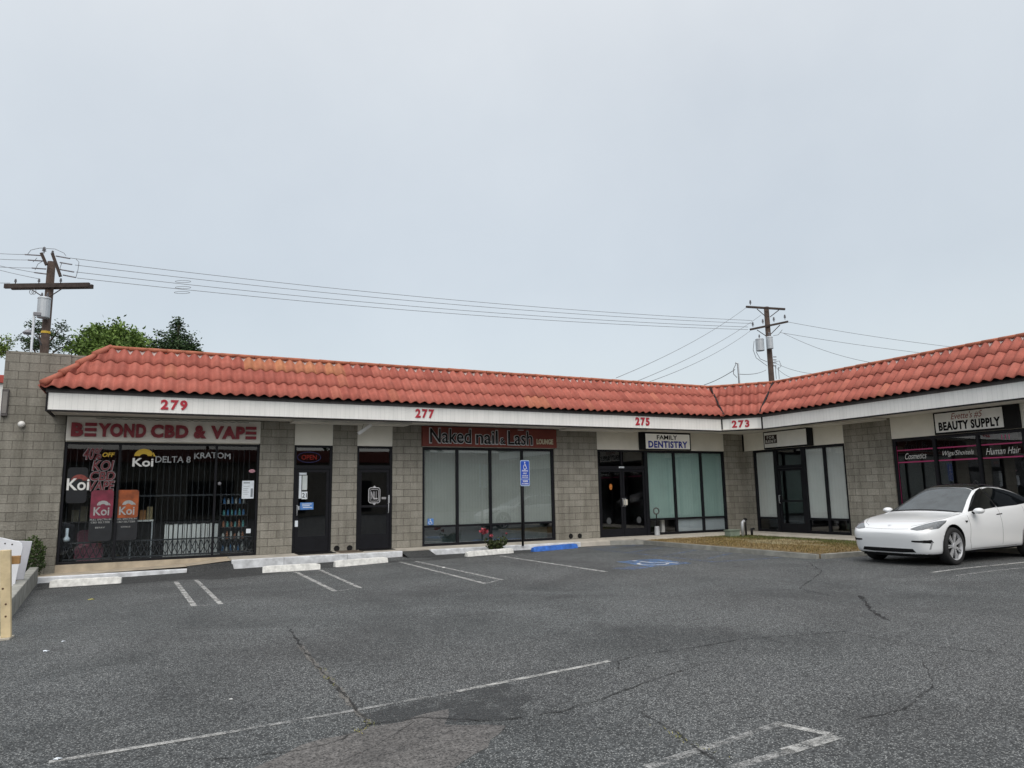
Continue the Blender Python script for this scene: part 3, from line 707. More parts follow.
# ------------------------------------------------------------------ signs on the building
t = thing('wall_sign', 'long cream sign board with thick red capital letters above the barred window', 'sign', (-1.7, -.02, 2.85))
B(FL, -1.80, 2.56, 2.86, 3.43, -.008, .07).build('board', m_sign_w, t, bevel=.006)
mb = MB(); kz = dict(depth=.05, bold=.055, space=1.13)
text_geo(mb, FL, 'B', -1.70, -1.45, 2.96, 3.29, .072, **kz); text_geo(mb, FL, 'YO', -1.15, -.62, 2.96, 3.29, .072, **kz); text_geo(mb, FL, 'ND', -.60, -.12, 2.96, 3.29, .072, **kz)
text_geo(mb, FL, 'CBD', -.02, .83, 2.96, 3.29, .072, **kz); text_geo(mb, FL, '&', .95, 1.25, 2.96, 3.29, .072, **kz); text_geo(mb, FL, 'VAP', 1.35, 2.17, 2.96, 3.29, .072, **kz)
for a, b in ((-1.42, -1.18), (2.19, 2.45)):
    for v in (2.965, 3.09, 3.215): mb.box(FL, a, b, v, v+.075, .072, .122)
mb.build('letters', m_red, t)

def number(fr, s, u0, u1, v0, v1, where):
    return text('house_number', fr, s, u0, u1, v0, v1, 1.202, m_red2, None, depth=.02, bold=.04, space=1.3, label='red house number %s %s' % (s, where), cat='house number', group='red house numbers on the fascia')
number(FL, '279', .16, .73, 3.535, 3.775, 'on the fascia above the barred shop window')
number(FL, '277', 6.43, 6.97, 3.545, 3.795, 'on the fascia left of the dark red sign')
number(FL, '275', 13.79, 14.34, 3.54, 3.80, 'on the fascia above the double glass doors')
number(FC, '273', u0c+.33, u0c+.90, 3.53, 3.78, 'on the short angled fascia in the corner')

t = thing('wall_sign', 'dark red sign board with white-outlined neon-style letters over the grey-blinded window', 'sign', (9.2, -.1, 2.85))
B(FL, 7.03, 11.5, 2.86, 3.44, -.008, .11).build('board', m_brown, t, bevel=.006)
mb = MB(); mk = MB()
for s_, a, b, c, d in (('Naked', 7.24, 8.54, 2.95, 3.38), ('nail', 8.70, 9.42, 2.94, 3.36), ('&', 9.5, 9.68, 2.94, 3.14), ('Lash', 9.77, 10.62, 2.93, 3.36)):
    o_ = .017
    text_geo(mb, FL, s_, a-o_, b+o_, c-o_, d+o_, .112, depth=.03, bold=.034); text_geo(mk, FL, s_, a+.004, b-.004, c+.004, d-.004, .144, depth=.012, bold=.006)
mb.box(FL, 10.12, 10.32, 3.385, 3.40, .112, .14)
mb.build('letter_outline', m_tube_w, t); mk.build('letter_face', m_black, t)
text('small_letters', FL, 'LOUNGE', 10.77, 11.36, 2.965, 3.13, .112, m_pale, t, depth=.03, bold=.03)

t = thing('wall_sign', 'white lightbox sign with black and blue letters beside the double glass doors', 'sign', (15.9, -.05, 2.85))
mb = MB(); mb.box(FL, 14.78, 16.99, 2.845, 3.455, -.008, .05); mb.build('frame', m_dark, t, bevel=.006)
B(FL, 15.03, 16.93, 2.89, 3.40, .051, .062).build('face', m_sign_lit, t)
text('small_letters', FL, 'FAMILY', 15.50, 16.38, 3.21, 3.36, .063, m_black, t, depth=.004, bold=.02)
text('large_letters', FL, 'DENTISTRY', 15.13, 16.82, 2.92, 3.16, .063, m_blueink, t, depth=.004, bold=.04, space=1.12)

t = thing('wall_sign', 'blank white sign box in black frame above the empty unit', 'sign', (XR-.05, -2, 2.85))
B(FRT, 1.09, 3.19, 2.845, 3.455, -.008, .05).build('frame', m_dark, t, bevel=.006); B(FRT, 1.14, 2.97, 2.90, 3.42, .051, .062).build('face', m_sign_bright, t)
t = thing('rent_sign', 'small red and black rental notice stuck on the blank white sign box', 'notice', (XR-.07, -1.45, 2.9))
B(FRT, 1.17, 1.73, 2.91, 3.33, .064, .069).build('board', m_white, t); B(FRT, 1.175, 1.725, 3.03, 3.325, .0695, .072).build('dark_panel', mat('sign_black', (.022, .007, .008), .5, var=0), t)
mb = MB(); text_geo(mb, FRT, 'FOR', 1.28, 1.62, 3.19, 3.295, .073, depth=.003, bold=.012, space=1.25); text_geo(mb, FRT, 'RENT', 1.22, 1.68, 3.055, 3.155, .073, depth=.003, bold=.012, space=1.2); mb.build('letters', m_white, t)
text('small_letters', FRT, '555 0100', 1.25, 1.66, 2.94, 2.995, .070, m_black, t, depth=.002, bold=.01) if False else None

t = thing('wall_sign', 'white lightbox sign with script line over bold black letters above the dark pink-striped window', 'sign', (XR-.05, -8.3, 2.85))
B(FRT, 7.34, 9.56, 2.845, 3.455, -.008, .05).build('frame', m_dark, t, bevel=.006); B(FRT, 7.39, 9.17, 2.90, 3.42, .051, .062).build('face', m_sign_bright, t)
text('large_letters', FRT, 'BEAUTY SUPPLY', 7.48, 9.10, 2.94, 3.18, .063, m_black, t, depth=.004, bold=.045, space=1.12)
text('script_letters', FRT, "Evette's #5", 7.84, 8.68, 3.21, 3.40, .063, mat('rust_letter', (.26, .06, .04), .5, var=0), t, depth=.003, shear=.35)

# vinyl on the beauty window
for u0, u1, body, a, b, nm in ((6.08, 7.15, 'Cosmetics', 6.30, 6.95, 'leftmost pane'), (7.29, 8.34, 'Wigs/Shoitels', 7.42, 8.27, 'middle pane'), (8.48, 9.47, 'Human Hair', 8.57, 9.42, 'pane right of the middle')):
    t = thing('window_lettering', 'white italic lettering between two pink stripes on the dark window, %s' % nm, 'lettering', (XR, -(u0+u1)/2, 2.1), 'lettering on the dark corner-shop window')
    mb = MB(); mb.box(FRT, u0, u1, 2.475, 2.51, -.080, -.078); mb.box(FRT, u0, u1, 2.13, 2.165, -.080, -.078)
    mb.build('stripe', m_pink, t); text('letters', FRT, body, a, b, 2.23, 2.40, -.080, m_white, t, depth=.002, shear=.42, bold=-.008)
B(FRT, 6.045, 6.075, .35, 2.62, -.080, -.077).build('window_stripe', m_pink, label='thin upright pink stripe along the left edge of the dark corner-shop window', cat='stripe')
text('transom_number', FRT, '111', 9.0, 9.2, 2.60, 2.72, -.08, m_pink, depth=.002, bold=.01, label='small dark pink number high on the dark corner-shop window', cat='number')

# posters, lettering and notices on the barred window and the doors
GD = -.079
def rrect(u0, u1, v0, v1, r, n=5):
    P = []
    for cx, cy, a in ((u1-r, v1-r, 0), (u0+r, v1-r, 90), (u0+r, v0+r, 180), (u1-r, v0+r, 270)):
        P += [(cx+r*math.cos(R(a+90*k/n)), cy+r*math.sin(R(a+90*k/n))) for k in range(n+1)]
    return P
def fish(mb, fr, uc, vc, w_, d):                             # the arched fish emblem
    P = [(uc+w_*.5*math.cos(R(a)), vc+w_*.42*math.sin(R(a))) for a in range(0, 181, 15)]+[(uc+w_*.2*math.cos(R(a)), vc+w_*.12*math.sin(R(a))) for a in range(180, -1, -20)]
    mb.prism(fr, P, d, d+.002); mb.prism(fr, [(uc+w_*.42, vc+.0), (uc+w_*.62, vc-.03*w_), (uc+w_*.5, vc+.22*w_)], d, d+.002)
for (u0, u1, mt, nm) in ((-1.24, -.71, m_magenta, 'pink'), (-.71, -.17, m_orange, 'orange')):
    t = thing('poster', 'tall %s and grey drinks poster on the barred window' % nm, 'poster', ((u0+u1)/2, .08, .5), 'tall can posters in the barred window')
    MB().prism(FL, rrect(u0+.03, u1-.02, .50, 1.70, .07), GD, GD+.002).build('print', m_pgrey, t)
    MB().prism(FL, rrect(u0+.035, u1-.025, 1.03, 1.695, .06), GD+.0025, GD+.004).build('colour_field', mt, t)
    mb = MB(); uc = (u0+u1)/2; fish(mb, FL, uc+.03, 1.34, .26, GD+.0045); mb.build('fish_emblem', m_print_w, t); mb = MB()
    text_geo(mb, FL, 'Koi', uc-.16, uc+.17, 1.10, 1.30, GD+.0045, depth=.002, bold=.02); mb.build('brand_letters', m_print_w, t)
    mb = MB()
    text_geo(mb, FL, 'FULL SPECTRUM', uc-.22, uc+.22, .985, 1.025, GD+.0045, depth=.002, bold=.01); mb.build('small_letters', m_print_w, t); mb = MB(); text_geo(mb, FL, 'CBD SELTZER', uc-.2, uc+.2, .92, .96, GD+.0045, depth=.002, bold=.01)
    mb.build('small_letters', m_print_w, t); mb = MB(); text_geo(mb, FL, 'BERRY' if nm == 'pink' else 'CITRUS', uc-.1, uc+.1, .80, .835, GD+.0045, depth=.002, bold=.01)
    mb.build('small_letters', m_print_w, t)
t = thing('poster', 'black can-shaped poster with white word and red fish at the left of the barred window', 'poster', (-1.5, .08, 1.4))
MB().prism(FL, rrect(-1.72, -1.30, 1.40, 2.24, .08), GD, GD+.002).build('print', mat('black_print', (.010, .011, .014), .35, var=.3, scale=3), t)
mb = MB(); fish(mb, FL, -1.47, 1.93, .34, GD+.003); mb.build('fish_emblem', mat('dull_red_print', (.22, .045, .035), .5, var=.3, scale=14), t)
text('letters', FL, 'Koi', -1.72, -1.26, 1.70, 1.98, GD+.0055, m_white, t, depth=.002, bold=.02)
t = thing('hanging_sign', 'yellow fish emblem over a white word hanging high in the barred window', 'sign', (-.15, .08, 2.25))
mb = MB(); fish(mb, FL, -.14, 2.52, .42, GD); mb.build('fish_emblem', m_yellow, t); text('letters', FL, 'Koi', -.38, .08, 2.26, 2.47, GD+.003, m_white, t, depth=.002, bold=.025)
t = thing('window_lettering', 'hand-painted dark red offer with pale outline and yellow word on the barred window', 'lettering', (-1.1, .08, 1.7))
mw, mr = MB(), MB()
for s_, a, b, c, d in (('40%', -1.42, -1.05, 2.43, 2.70), ('KOI', -1.22, -.78, 2.17, 2.40), ('CBD', -1.25, -.74, 1.93, 2.14), ('VAPE', -1.27, -.74, 1.69, 1.91)):
    text_geo(mw, FL, s_, a-.018, b+.018, c-.014, d+.014, GD, depth=.001, bold=.045, shear=.15); text_geo(mr, FL, s_, a, b, c, d, GD+.0015, depth=.001, bold=.012, shear=.15)
mw.build('letter_outline', mat('pale_outline', (.22, .19, .20), .6, var=.1), t); mr.build('letter_face', mat('dark_red_paint', (.13, .010, .016), .6, var=.1), t)
text('yellow_letters', FL, 'OFF', -1.03, -.77, 2.49, 2.60, GD, m_yellow, t, depth=.002, bold=.03, shear=.2)
mb = MB(); text_geo(mb, FL, 'DELTA 8', .12, .92, 2.36, 2.52, GD, depth=.002, bold=.01); text_geo(mb, FL, 'KRATOM', 1.0, 1.86, 2.45, 2.60, GD, depth=.002, bold=.01, arc=.03)
mb.build('window_lettering', mat('silver_vinyl', (.32, .34, .35), .4, var=.3, scale=9), label='faded silver capital letters across the top of the barred window', cat='lettering')
t = thing('notice', 'white paper notice taped at the right side of the barred window', 'notice', (2.32, .08, 1.45)); B(FL, 2.17, 2.46, 1.44, 1.90, GD, GD+.002).build('sheet', m_paper, t)
mb = MB(); mb.box(FL, 2.2, 2.36, 1.83, 1.86, GD+.0025, GD+.003); mb.box(FL, 2.385, 2.44, 1.48, 1.70, GD+.0025, GD+.003)
for k in range(5): mb.box(FL, 2.2, 2.35-.02*(k % 3), 1.75-.05*k, 1.758-.05*k, GD+.0025, GD+.003)
mb.build('printed_lines', mat('ink_grey', (.22, .25, .28), .7, var=0), t)
mb = MB(); mb.prism(FL, [(2.40+.08*math.cos(R(a)), 2.15+.045*math.sin(R(a))) for a in range(0, 360, 30)], GD, GD+.002); mb.build('sticker', mat('pink_sticker', (.5, .25, .3), .5, var=.3, scale=20), label='small pink oval sticker above the white paper on the barred window', cat='sticker')
B(FL, 2.31, 2.42, .56, .67, GD, GD+.002).build('sticker', m_paper, label='small square white sticker low on the barred window', cat='sticker')
mb = MB(); mb.lathe([(0, .03), (.035, .02), (.045, 0)], FL(1.62, 1.83, -.05), (0, -1, 0), 14); mb.build('window_lamp', m_porc, label='small round grey disc in the middle of the barred window', cat='lamp')
# inside the first shop
t = thing('counter', 'white slatted counter standing inside the barred window', 'counter', (1.1, .9, 0))
mb = MB()
for k in range(12): mb.box(FL, .42+.105*k, .50+.105*k, .06, .84-.02*(k % 2), -.42, -.36)
mb.box(FL, .40, 1.72, .02, .06, -.9, -.34); mb.build('slats', m_white, t); B(FL, .40, 1.72, .845, .90, -.95, -.34).build('top', m_dark, t)
t = thing('display_shelf', 'dark shelf rack loaded with small products inside the barred window', 'shelf', (1.95, .9, 0))
mb = MB(); SV = (.12, .42, .72, 1.02, 1.32)
for v in SV: mb.box(FL, 1.74, 2.36, v-.012, v, -.85, -.36)
mb.box(FL, 1.735, 1.76, .0, 1.6, -.85, -.83); mb.box(FL, 2.34, 2.365, 0, 1.6, -.85, -.83); mb.build('shelf_boards', m_board, t)
pm = [mat('pack_%s' % n, c, .5, var=.2, scale=15) for n, c in (('blue', (.05, .16, .34)), ('white', (.5, .52, .5)), ('rust', (.30, .12, .06)), ('teal', (.08, .26, .26)))]
first = None
for i, v in enumerate(SV):
    for k in range(6):
        u = 1.79+.095*k; h = random.uniform(.12, .2)
        MB().lathe([(0, 0), (.03, 0), (.03, h*.7), (.014, h*.8), (.014, h), (0, h)], FL(u, v+.001, -.42), (0, 0, 1), 10).build('bottle', pm[(i+k*k) % 4], smooth=False, label='small bottle standing on the dark rack inside the barred window', cat='bottle', group='bottles on the dark rack in the barred window')
t = thing('side_table', 'low metal display table with pale edge inside the barred window', 'table', (-.05, .9, 0))
mb = MB(); mb.box(FL, -.35, .16, .92, .96, -.9, -.45); mb.build('table_top', m_white, t)
for u in (-.34, .12): B(FL, u, u+.03, 0, .918, -.5, -.47).build('leg', m_grey, t)
B(FL, -.16, -.02, .962, 1.2, -.7, -.55).build('carton', mat('tan_carton', (.35, .16, .06), .7, var=.2), label='tan carton on the low display table behind the glass', cat='carton')
B(FL, .0, .13, .962, 1.28, -.72, -.56).build('carton', mat('buff_carton', (.28, .22, .12), .7, var=.2), label='taller buff carton on the low display table behind the glass', cat='carton')
for k, (u, h, d_) in enumerate(((-1.62, .62, -.62), (-1.44, .80, -.66), (-1.22, .70, -.7), (-.98, .85, -.66), (-.62, .55, -.75), (-.42, .66, -.8))):
    B(FL, u, u+.15, .96, .96+h*.45, d_-.1, d_).build('carton', mat('stock_carton', (.26, .23, .17), .8, var=.25, scale=6) if k == 0 else bpy.data.materials['stock_carton'], label='beige stock carton on the back shelf behind the posters in the barred window', cat='carton', group='stock cartons behind the posters')
B(FL, -1.75, -.25, .93, .958, -1.0, -.55).build('stock_shelf', m_board, label='dark shelf board holding beige cartons behind the posters', cat='shelf')
t = thing('armchair', 'faded pink tub chair inside the barred window at its left end', 'chair', (-1.2, .8, 0))
mb = MB(); mb.prism(FL, rrect(-1.5, -.9, .03, .42, .1), -.95, -.45); mb.build('seat', mat('pink_cloth', (.28, .09, .13), .9, var=.2), t, bevel=.02)
mb = MB(); mb.prism(FL, rrect(-1.5, -.9, .42, .75, .12), -.95, -.82); mb.build('backrest', mat('pink_cloth_back', (.22, .08, .11), .9, var=.2), t, bevel=.02)
t = thing('figurine', 'small white dispenser bottle on the sill at the left of the barred window', 'bottle', (-1.64, .3, .5))
MB().lathe([(0, 0), (.06, 0), (.075, .06), (.03, .12), (.035, .3), (0, .31)], FL(-1.65, .52, -.2), (0, 0, 1), 14).build('bottle_body', m_paper, t, smooth=True)
B(FL, -1.72, -1.58, .49, .519, -.25, -.14).build('sill_bracket', m_dark, t)
# OPEN neon on the first door's transom
t = thing('neon_sign', 'oval red and blue neon sign behind the glass above the first door', 'sign', (3.86, .1, 2.3))
mb = MB(); mb.tube([FL(3.86+.31*math.cos(R(a)), 2.52+.14*math.sin(R(a)), -.105) for a in range(0, 361, 12)], .010, 6); mb.build('blue_tube', m_neon_b, t, smooth=True)
text('letters', FL, 'OPEN', 3.66, 4.06, 2.455, 2.585, -.11, m_neon_r, t, depth=.015, bold=.005)
def stick(name, u0, u1, v0, v1, m_, label, body=None, mi=None, fr=FL, d=-.071):
    t = thing(name, label, 'notice' if name == 'notice' else 'sticker', fr((u0+u1)/2, v0, d)); B(fr, u0, u1, v0, v1, d, d+.002).build('sheet', m_, t)
    if body: text('letters', fr, body, u0+(u1-u0)*.1, u1-(u1-u0)*.1, v0+(v1-v0)*.2, v1-(v1-v0)*.2, d+.0025, mi or m_black, t, depth=.001, bold=.01)
    return t
stick('notice', 3.57, 3.80, 2.05, 2.12, m_paper, 'narrow white strip at the top of the papers on the first door')
stick('notice', 3.55, 3.67, 1.42, 2.03, m_paper, 'tall pale paper notice at left on the first door')
stick('notice', 3.69, 3.82, 1.64, 2.03, mat('paper_grey', (.55, .6, .6), .7, var=.1), 'upper grey-white paper notice on the first door')
stick('sticker', 3.68, 3.83, 1.40, 1.60, m_paper, 'black-on-white age limit sticker on the first door', '21')
stick('sticker', 3.65, 4.0, 1.12, 1.31, m_lblue, 'wide blue sticker on the first door', 'WELCOME', m_paper) if False else stick('sticker', 3.65, 4.0, 1.12, 1.31, m_lblue, 'wide blue and white sticker on the first door')
for k, (a, b) in enumerate(((3.70, 3.95), (3.70, 3.90), (3.72, 3.97))): B(FL, a, b, 1.26-.045*k, 1.278-.045*k, -.0685, -.067).build('printed_line', m_paper, [o for o in COL.objects if o.get('label') == 'wide blue and white sticker on the first door'][0])
stick('sticker', 3.55, 3.63, 1.12, 1.22, m_paper, 'small white sticker left of the wide blue one on the first door')
stick('notice', 3.52, 3.60, .68, .84, m_paper, 'small white label low on the first door frame', d=-.049)
# emblem on the second door
t = thing('door_emblem', 'white crest-shaped outline emblem on the second door', 'emblem', (5.67, .08, 1.2))
mb = MB(); P = rrect(5.51, 5.83, 1.26, 1.68, .07)
mb.tube([FL(a, b, -.07) for a, b in P+P[:1]], .012, 6); P = rrect(5.55, 5.79, 1.31, 1.63, .03); mb.tube([FL(a, b, -.07) for a, b in P+P[:1]], .007, 6)
mb.prism(FL, [(5.61, 1.685), (5.73, 1.685), (5.67, 1.74)], -.072, -.068); mb.prism(FL, [(5.61, 1.255), (5.67, 1.20), (5.73, 1.255)], -.072, -.068)
text_geo(mb, FL, 'NLL', 5.58, 5.76, 1.36, 1.58, -.071, depth=.002, bold=.01); mb.build('outline', mat('emblem_white', (.5, .5, .52), .5, var=0), t)
stick('sticker', 5.88, 6.01, 1.36, 1.42, mat('grey_vinyl', (.3, .3, .31), .5, var=0), 'tiny grey oval sticker beside the crest on the second door')
B(FL, 6.06, 6.10, 1.25, 1.47, -.049, -.03).build('lock_plate', m_grey, label='bright metal plate on the lock side of the second door', cat='lock')
# accessibility decals
def wheelchair(mb, fr, uc, vc, s_, d, dep=.002):
    mb.prism(fr, [(uc-.02*s_+.09*s_*math.cos(R(a)), vc+.40*s_+.09*s_*math.sin(R(a))) for a in range(0, 360, 40)], d, d+dep)
    def seg(a, b, w_):
        t_ = Vector((b[0]-a[0], b[1]-a[1])).normalized(); n = Vector((-t_.y, t_.x))*w_/2
        mb.prism(fr, [(uc+s_*(a[0]-n.x), vc+s_*(a[1]-n.y)), (uc+s_*(b[0]-n.x), vc+s_*(b[1]-n.y)), (uc+s_*(b[0]+n.x), vc+s_*(b[1]+n.y)), (uc+s_*(a[0]+n.x), vc+s_*(a[1]+n.y))], d, d+dep)
    seg((-.02, .3), (0, -.02), .1); seg((0, .12), (.2, .12), .07); seg((-.02, -.0), (.22, -.02), .1); seg((.2, 0), (.33, -.33), .09); seg((.3, -.31), (.42, -.27), .07)
    A = [(-.02+.28*math.cos(R(a)), -.15+.28*math.sin(R(a))) for a in range(125, 345, 20)]
    for a, b in zip(A, A[1:]): seg(a, b, .08)
t = thing('sticker', 'small blue wheelchair sticker in the lower left corner of the grey-blinded window', 'sticker', (7.35, .08, .6)); B(FL, 7.25, 7.43, .60, .78, GD, GD+.002).build('sheet', m_lblue, t)
mb = MB(); wheelchair(mb, FL, 7.33, .69, .16, GD+.0025); mb.build('symbol', m_white, t)
# dentist door details
mb = MB(); mb.prism(FL, [(13.62+.06*math.cos(R(a)), 1.62+.10*math.sin(R(a))) for a in range(0, 360, 30)], -.071, -.069); mb.build('sticker', mat('orange_sticker', (.45, .16, .03), .5, var=.3, scale=25), label='small orange oval sticker on the left leaf of the double doors', cat='sticker')
stick('notice', 14.10, 14.25, 1.02, 1.20, mat('ivory_paper', (.6, .58, .5), .7, var=.1), 'small ivory notice beside the handle of the double doors', d=-.049)
stick('sticker', 13.95, 14.16, 2.235, 2.29, m_paper, 'tiny white number plate on the transom of the double doors', '275', d=-.034)
for u, nm in ((13.5, 'left'), (14.7, 'right')):
    MB().prism(FL, [(u+.09*math.cos(R(a)), .52+.11*math.sin(R(a))) for a in range(0, 360, 24)], -.071, -.069).build('sticker', mat('dim_print', (.05, .055, .06), .5, var=.2), label='round dark decal low on the %s leaf of the double doors' % nm, cat='sticker')
# hanging light under the soffit
t = thing('ceiling_lamp', 'white tube light hanging askew from the soffit above the second door', 'lamp', (5.2, -.5, 3.2))
mb = MB(); mb.tube([FL(5.04, 3.14, .5), FL(5.40, 3.40, .5)], .06, 4); mb.build('lamp_body', mat('lamp_white', (.88, .88, .88), .4, var=0), t)
mb = MB(); mb.tube([FL(5.39, 3.40, .5), FL(5.39, 3.455, .5)], .006, 5); mb.tube([FL(5.12, 3.21, .5), FL(5.2, 3.455, .5)], .005, 5); mb.build('hanger', m_trim, t)
# wall fittings at the end wall
mb = MB(); mb.lathe([(.0, .13), (.05, .12), (.075, .07), (.06, .03), (.06, 0)], FL(-2.69, 3.22, 0), (0, -1, 0), 18); mb.build('wall_lamp', m_white, smooth=True, label='small white round lamp on the block wall at the building end', cat='lamp')
t = thing('meter_box', 'narrow grey box fixed at the far edge of the end block wall', 'box', (-3.05, -.06, 3.45)); B(FL, -3.11, -2.98, 3.40, 4.02, .0, .09).build('case', m_board, t, bevel=.01); B(FL, -3.09, -3.0, 3.46, 3.96, .091, .10).build('cover', mat('box_cover', (.2, .19, .18), .7, var=.2), t)
mb = MB(); P = [FL(-1.2+.05*k, 3.405-.02*abs(math.sin(k*.9)), .16) for k in range(70)]; mb.tube(P, .006, 5); mb.build('cable', m_dark, label='thin dark cable drooping along the top of the red-lettered sign', cat='cable')
# mats before the doors
B(W, 3.5, 4.45, -.75, -.1, .003, .016).build('doormat', m_dark, label='black doormat before the first door', cat='doormat', bevel=.004)
B(W, 4.55, 5.15, -.8, -.15, .003, .014).build('doormat', m_tanmat, label='worn brown mat between the first and second doors', cat='doormat', bevel=.004)
B(W, 5.2, 6.1, -.55, -.1, .003, .014).build('doormat', m_dark, label='black doormat before the second door', cat='doormat', bevel=.004)

# ------------------------------------------------------------------ wheel stops
def wheel_stop(x0, y0, x1, y1, m_, label, h=.13, w_=.2):
    a = Vector((x0, y0)); b = Vector((x1, y1)); c = (a+b)/2; L_ = (b-a).length; an = math.atan2(b.y-a.y, b.x-a.x)
    ca, sa = math.cos(an), math.sin(an); n = Vector((-sa, ca))*w_/2
    z = max(gz(x0, y0), gz(x1, y1))-.02
    pr = [(-w_/2, 0), (w_/2, 0), (w_/2-.02, h*.55), (w_*.28, h+.02), (-w_*.28, h+.02), (-w_/2+.02, h*.55)]
    mb = MB(); K = 14; seg = []
    for k in range(K+1):
        s_ = -L_/2+L_*k/K; tap = .85 if k in (0, K) else 1
        seg.append([Vector((c.x+n.x+ca*s_-sa*q*tap, c.y+n.y+sa*s_+ca*q*tap, z+r_*tap+random.uniform(-.003, .003))) for q, r_ in pr])
    base = 0
    for s_ in seg: mb.v += s_
    for k in range(K):
        for j in range(6): mb.f.append((k*6+j, (k+1)*6+j, (k+1)*6+(j+1) % 6, k*6+(j+1) % 6)); mb.mi.append(0)
    mb.f.append(tuple(range(6))); mb.mi.append(0); mb.f.append(tuple(K*6+5-j for j in range(6))); mb.mi.append(0)
    o = mb.build('wheel_stop', m_, None, bevel=.012, label=label, cat='wheel stop', group='concrete wheel stops along the kerb'); return o
wheel_stop(-1.66, -2.65, -.40, -2.80, m_stop, 'white concrete wheel stop before the left end of the barred window')
wheel_stop(2.34, -2.90, 3.58, -3.0, m_stop, 'white concrete wheel stop before the first door')
wheel_stop(3.97, -2.82, 5.30, -2.56, m_stop, 'white concrete wheel stop before the second door, right of another white one')
wheel_stop(7.45, -2.42, 8.95, -2.08, m_stop, 'white concrete wheel stop in front of the rose bush')
wheel_stop(9.56, -2.12, 11.26, -1.64, m_blue, 'blue painted wheel stop right of the sign post')

# ------------------------------------------------------------------ disabled parking sign
t = thing('parking_sign', 'blue accessible parking sign on a thin black post before the grey-blinded window', 'sign', (9.60, -1.32, 0))
MB().tube([W(9.60, -1.32, -.02), W(9.62, -1.32, 2.42)], .032, 10).build('post', m_dark, t, smooth=True)
def FS(u, v, d): return W(9.69+u*.64, -1.36-d, v)
MB().prism(FS, rrect(-.235, .235, 1.66, 2.40, .05), 0, .008).build('plate', mat('sign_border', (.35, .45, .62), .4, var=.05), t)
for a, b, nm in ((2.08, 2.375, 'u'), (1.86, 2.02, 'm'), (1.69, 1.84, 'l')): pass
mb = MB(); mb.prism(FS, rrect(-.21, .21, 1.865, 2.375, .035), .0085, .011); mb.prism(FS, rrect(-.21, .21, 1.69, 1.85, .03), .0085, .011); mb.build('blue_panel', mat('sign_blue', (.015, .07, .42), .4, var=.08), t)
mb = MB(); wheelchair(mb, FS, 0, 2.24, .24, .0115)
text_geo(mb, FS, 'PARKING', -.15, .15, 2.075, 2.12, .0115, depth=.002, bold=.02); text_geo(mb, FS, 'ONLY', -.1, .1, 2.0, 2.045, .0115, depth=.002, bold=.02)
text_geo(mb, FS, 'MINIMUM', -.14, .14, 1.935, 1.97, .0115, depth=.002, bold=.02); text_geo(mb, FS, 'FINE $250', -.15, .15, 1.88, 1.915, .0115, depth=.002, bold=.02)
text_geo(mb, FS, 'VAN', -.13, .13, 1.775, 1.83, .0115, depth=.002, bold=.03); text_geo(mb, FS, 'ACCESSIBLE', -.17, .17, 1.71, 1.75, .0115, depth=.002, bold=.02)
mb.build('lettering', m_white, t)

# ------------------------------------------------------------------ plants
def leaf(mb, p, l, w_, tint, up=.3):
    a = random.uniform(0, 6.283); e = random.uniform(-.6, .9)+up
    d = Vector((math.cos(a)*math.cos(e), math.sin(a)*math.cos(e), math.sin(e))); s_ = d.cross(Vector((random.gauss(0, 1), random.gauss(0, 1), random.gauss(0, 1)))).normalized()*w_/2
    mb.face((p, p+d*l*.5+s_, p+d*l, p+d*l*.5-s_), tint=tint)
t = thing('rose_bush', 'small rose bush with red blooms behind a white wheel stop', 'rose bush', (8.62, -1.55, -.05))
mb = MB(); ml = MB(); tips = []
for k in range(24):
    a = random.uniform(0, 6.28); l = random.uniform(.2, .48); e = random.uniform(.6, 1.3)
    p = W(8.62+random.gauss(0, .05), -1.62+random.gauss(0, .04), -.14); q = p+W(math.cos(a)*math.cos(e)*l*1.1, math.sin(a)*math.cos(e)*l*.6, math.sin(e)*l); mid = p.lerp(q, .5)+W(0, 0, .05)
    mb.tube([p, mid, q], .006, 5, .003); tips.append(q)
    for j in range(30):
        f = random.random(); c = p.lerp(mid, f*2) if f < .5 else mid.lerp(q, f*2-1)
        leaf(ml, c+W(random.gauss(0, .04), random.gauss(0, .04), random.gauss(0, .03)), random.uniform(.05, .09), .055, random.random()*.7)
mb.build('stem', m_bark, t); ml.build('foliage', m_leaf_r, t)
for c, r_ in ((W(8.22, -1.70, .42), .125), (W(8.42, -1.74, .32), .06), (W(8.92, -1.66, .36), .03)):
    mp = MB()
    for k in range(40):
        d = Vector((random.gauss(0, 1), random.gauss(0, 1), random.gauss(.2, 1))).normalized(); leaf(mp, c+d*r_*.45, r_*.75, r_*.7, random.random())
    mp.build('bloom', m_petal, t)
t = thing('shrub', 'dark green clipped shrub between the planter wall and the block wall', 'shrub', (-2.2, -.45, -.3))
ml = MB()
for k in range(2600):
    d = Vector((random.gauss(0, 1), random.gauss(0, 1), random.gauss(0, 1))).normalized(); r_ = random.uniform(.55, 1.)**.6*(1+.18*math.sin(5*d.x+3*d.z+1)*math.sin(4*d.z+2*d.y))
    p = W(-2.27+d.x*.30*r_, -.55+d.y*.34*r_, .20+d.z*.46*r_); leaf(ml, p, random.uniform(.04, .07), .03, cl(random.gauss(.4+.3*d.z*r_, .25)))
ml.build('foliage', m_leaf_b, t)
mb = MB()
for k in range(6): mb.tube([W(-2.2, -.5, -.33), W(-2.25+random.gauss(0, .12), -.52+random.gauss(0, .12), .3)], .014, 5, .005)
mb.build('stem', m_bark, t)
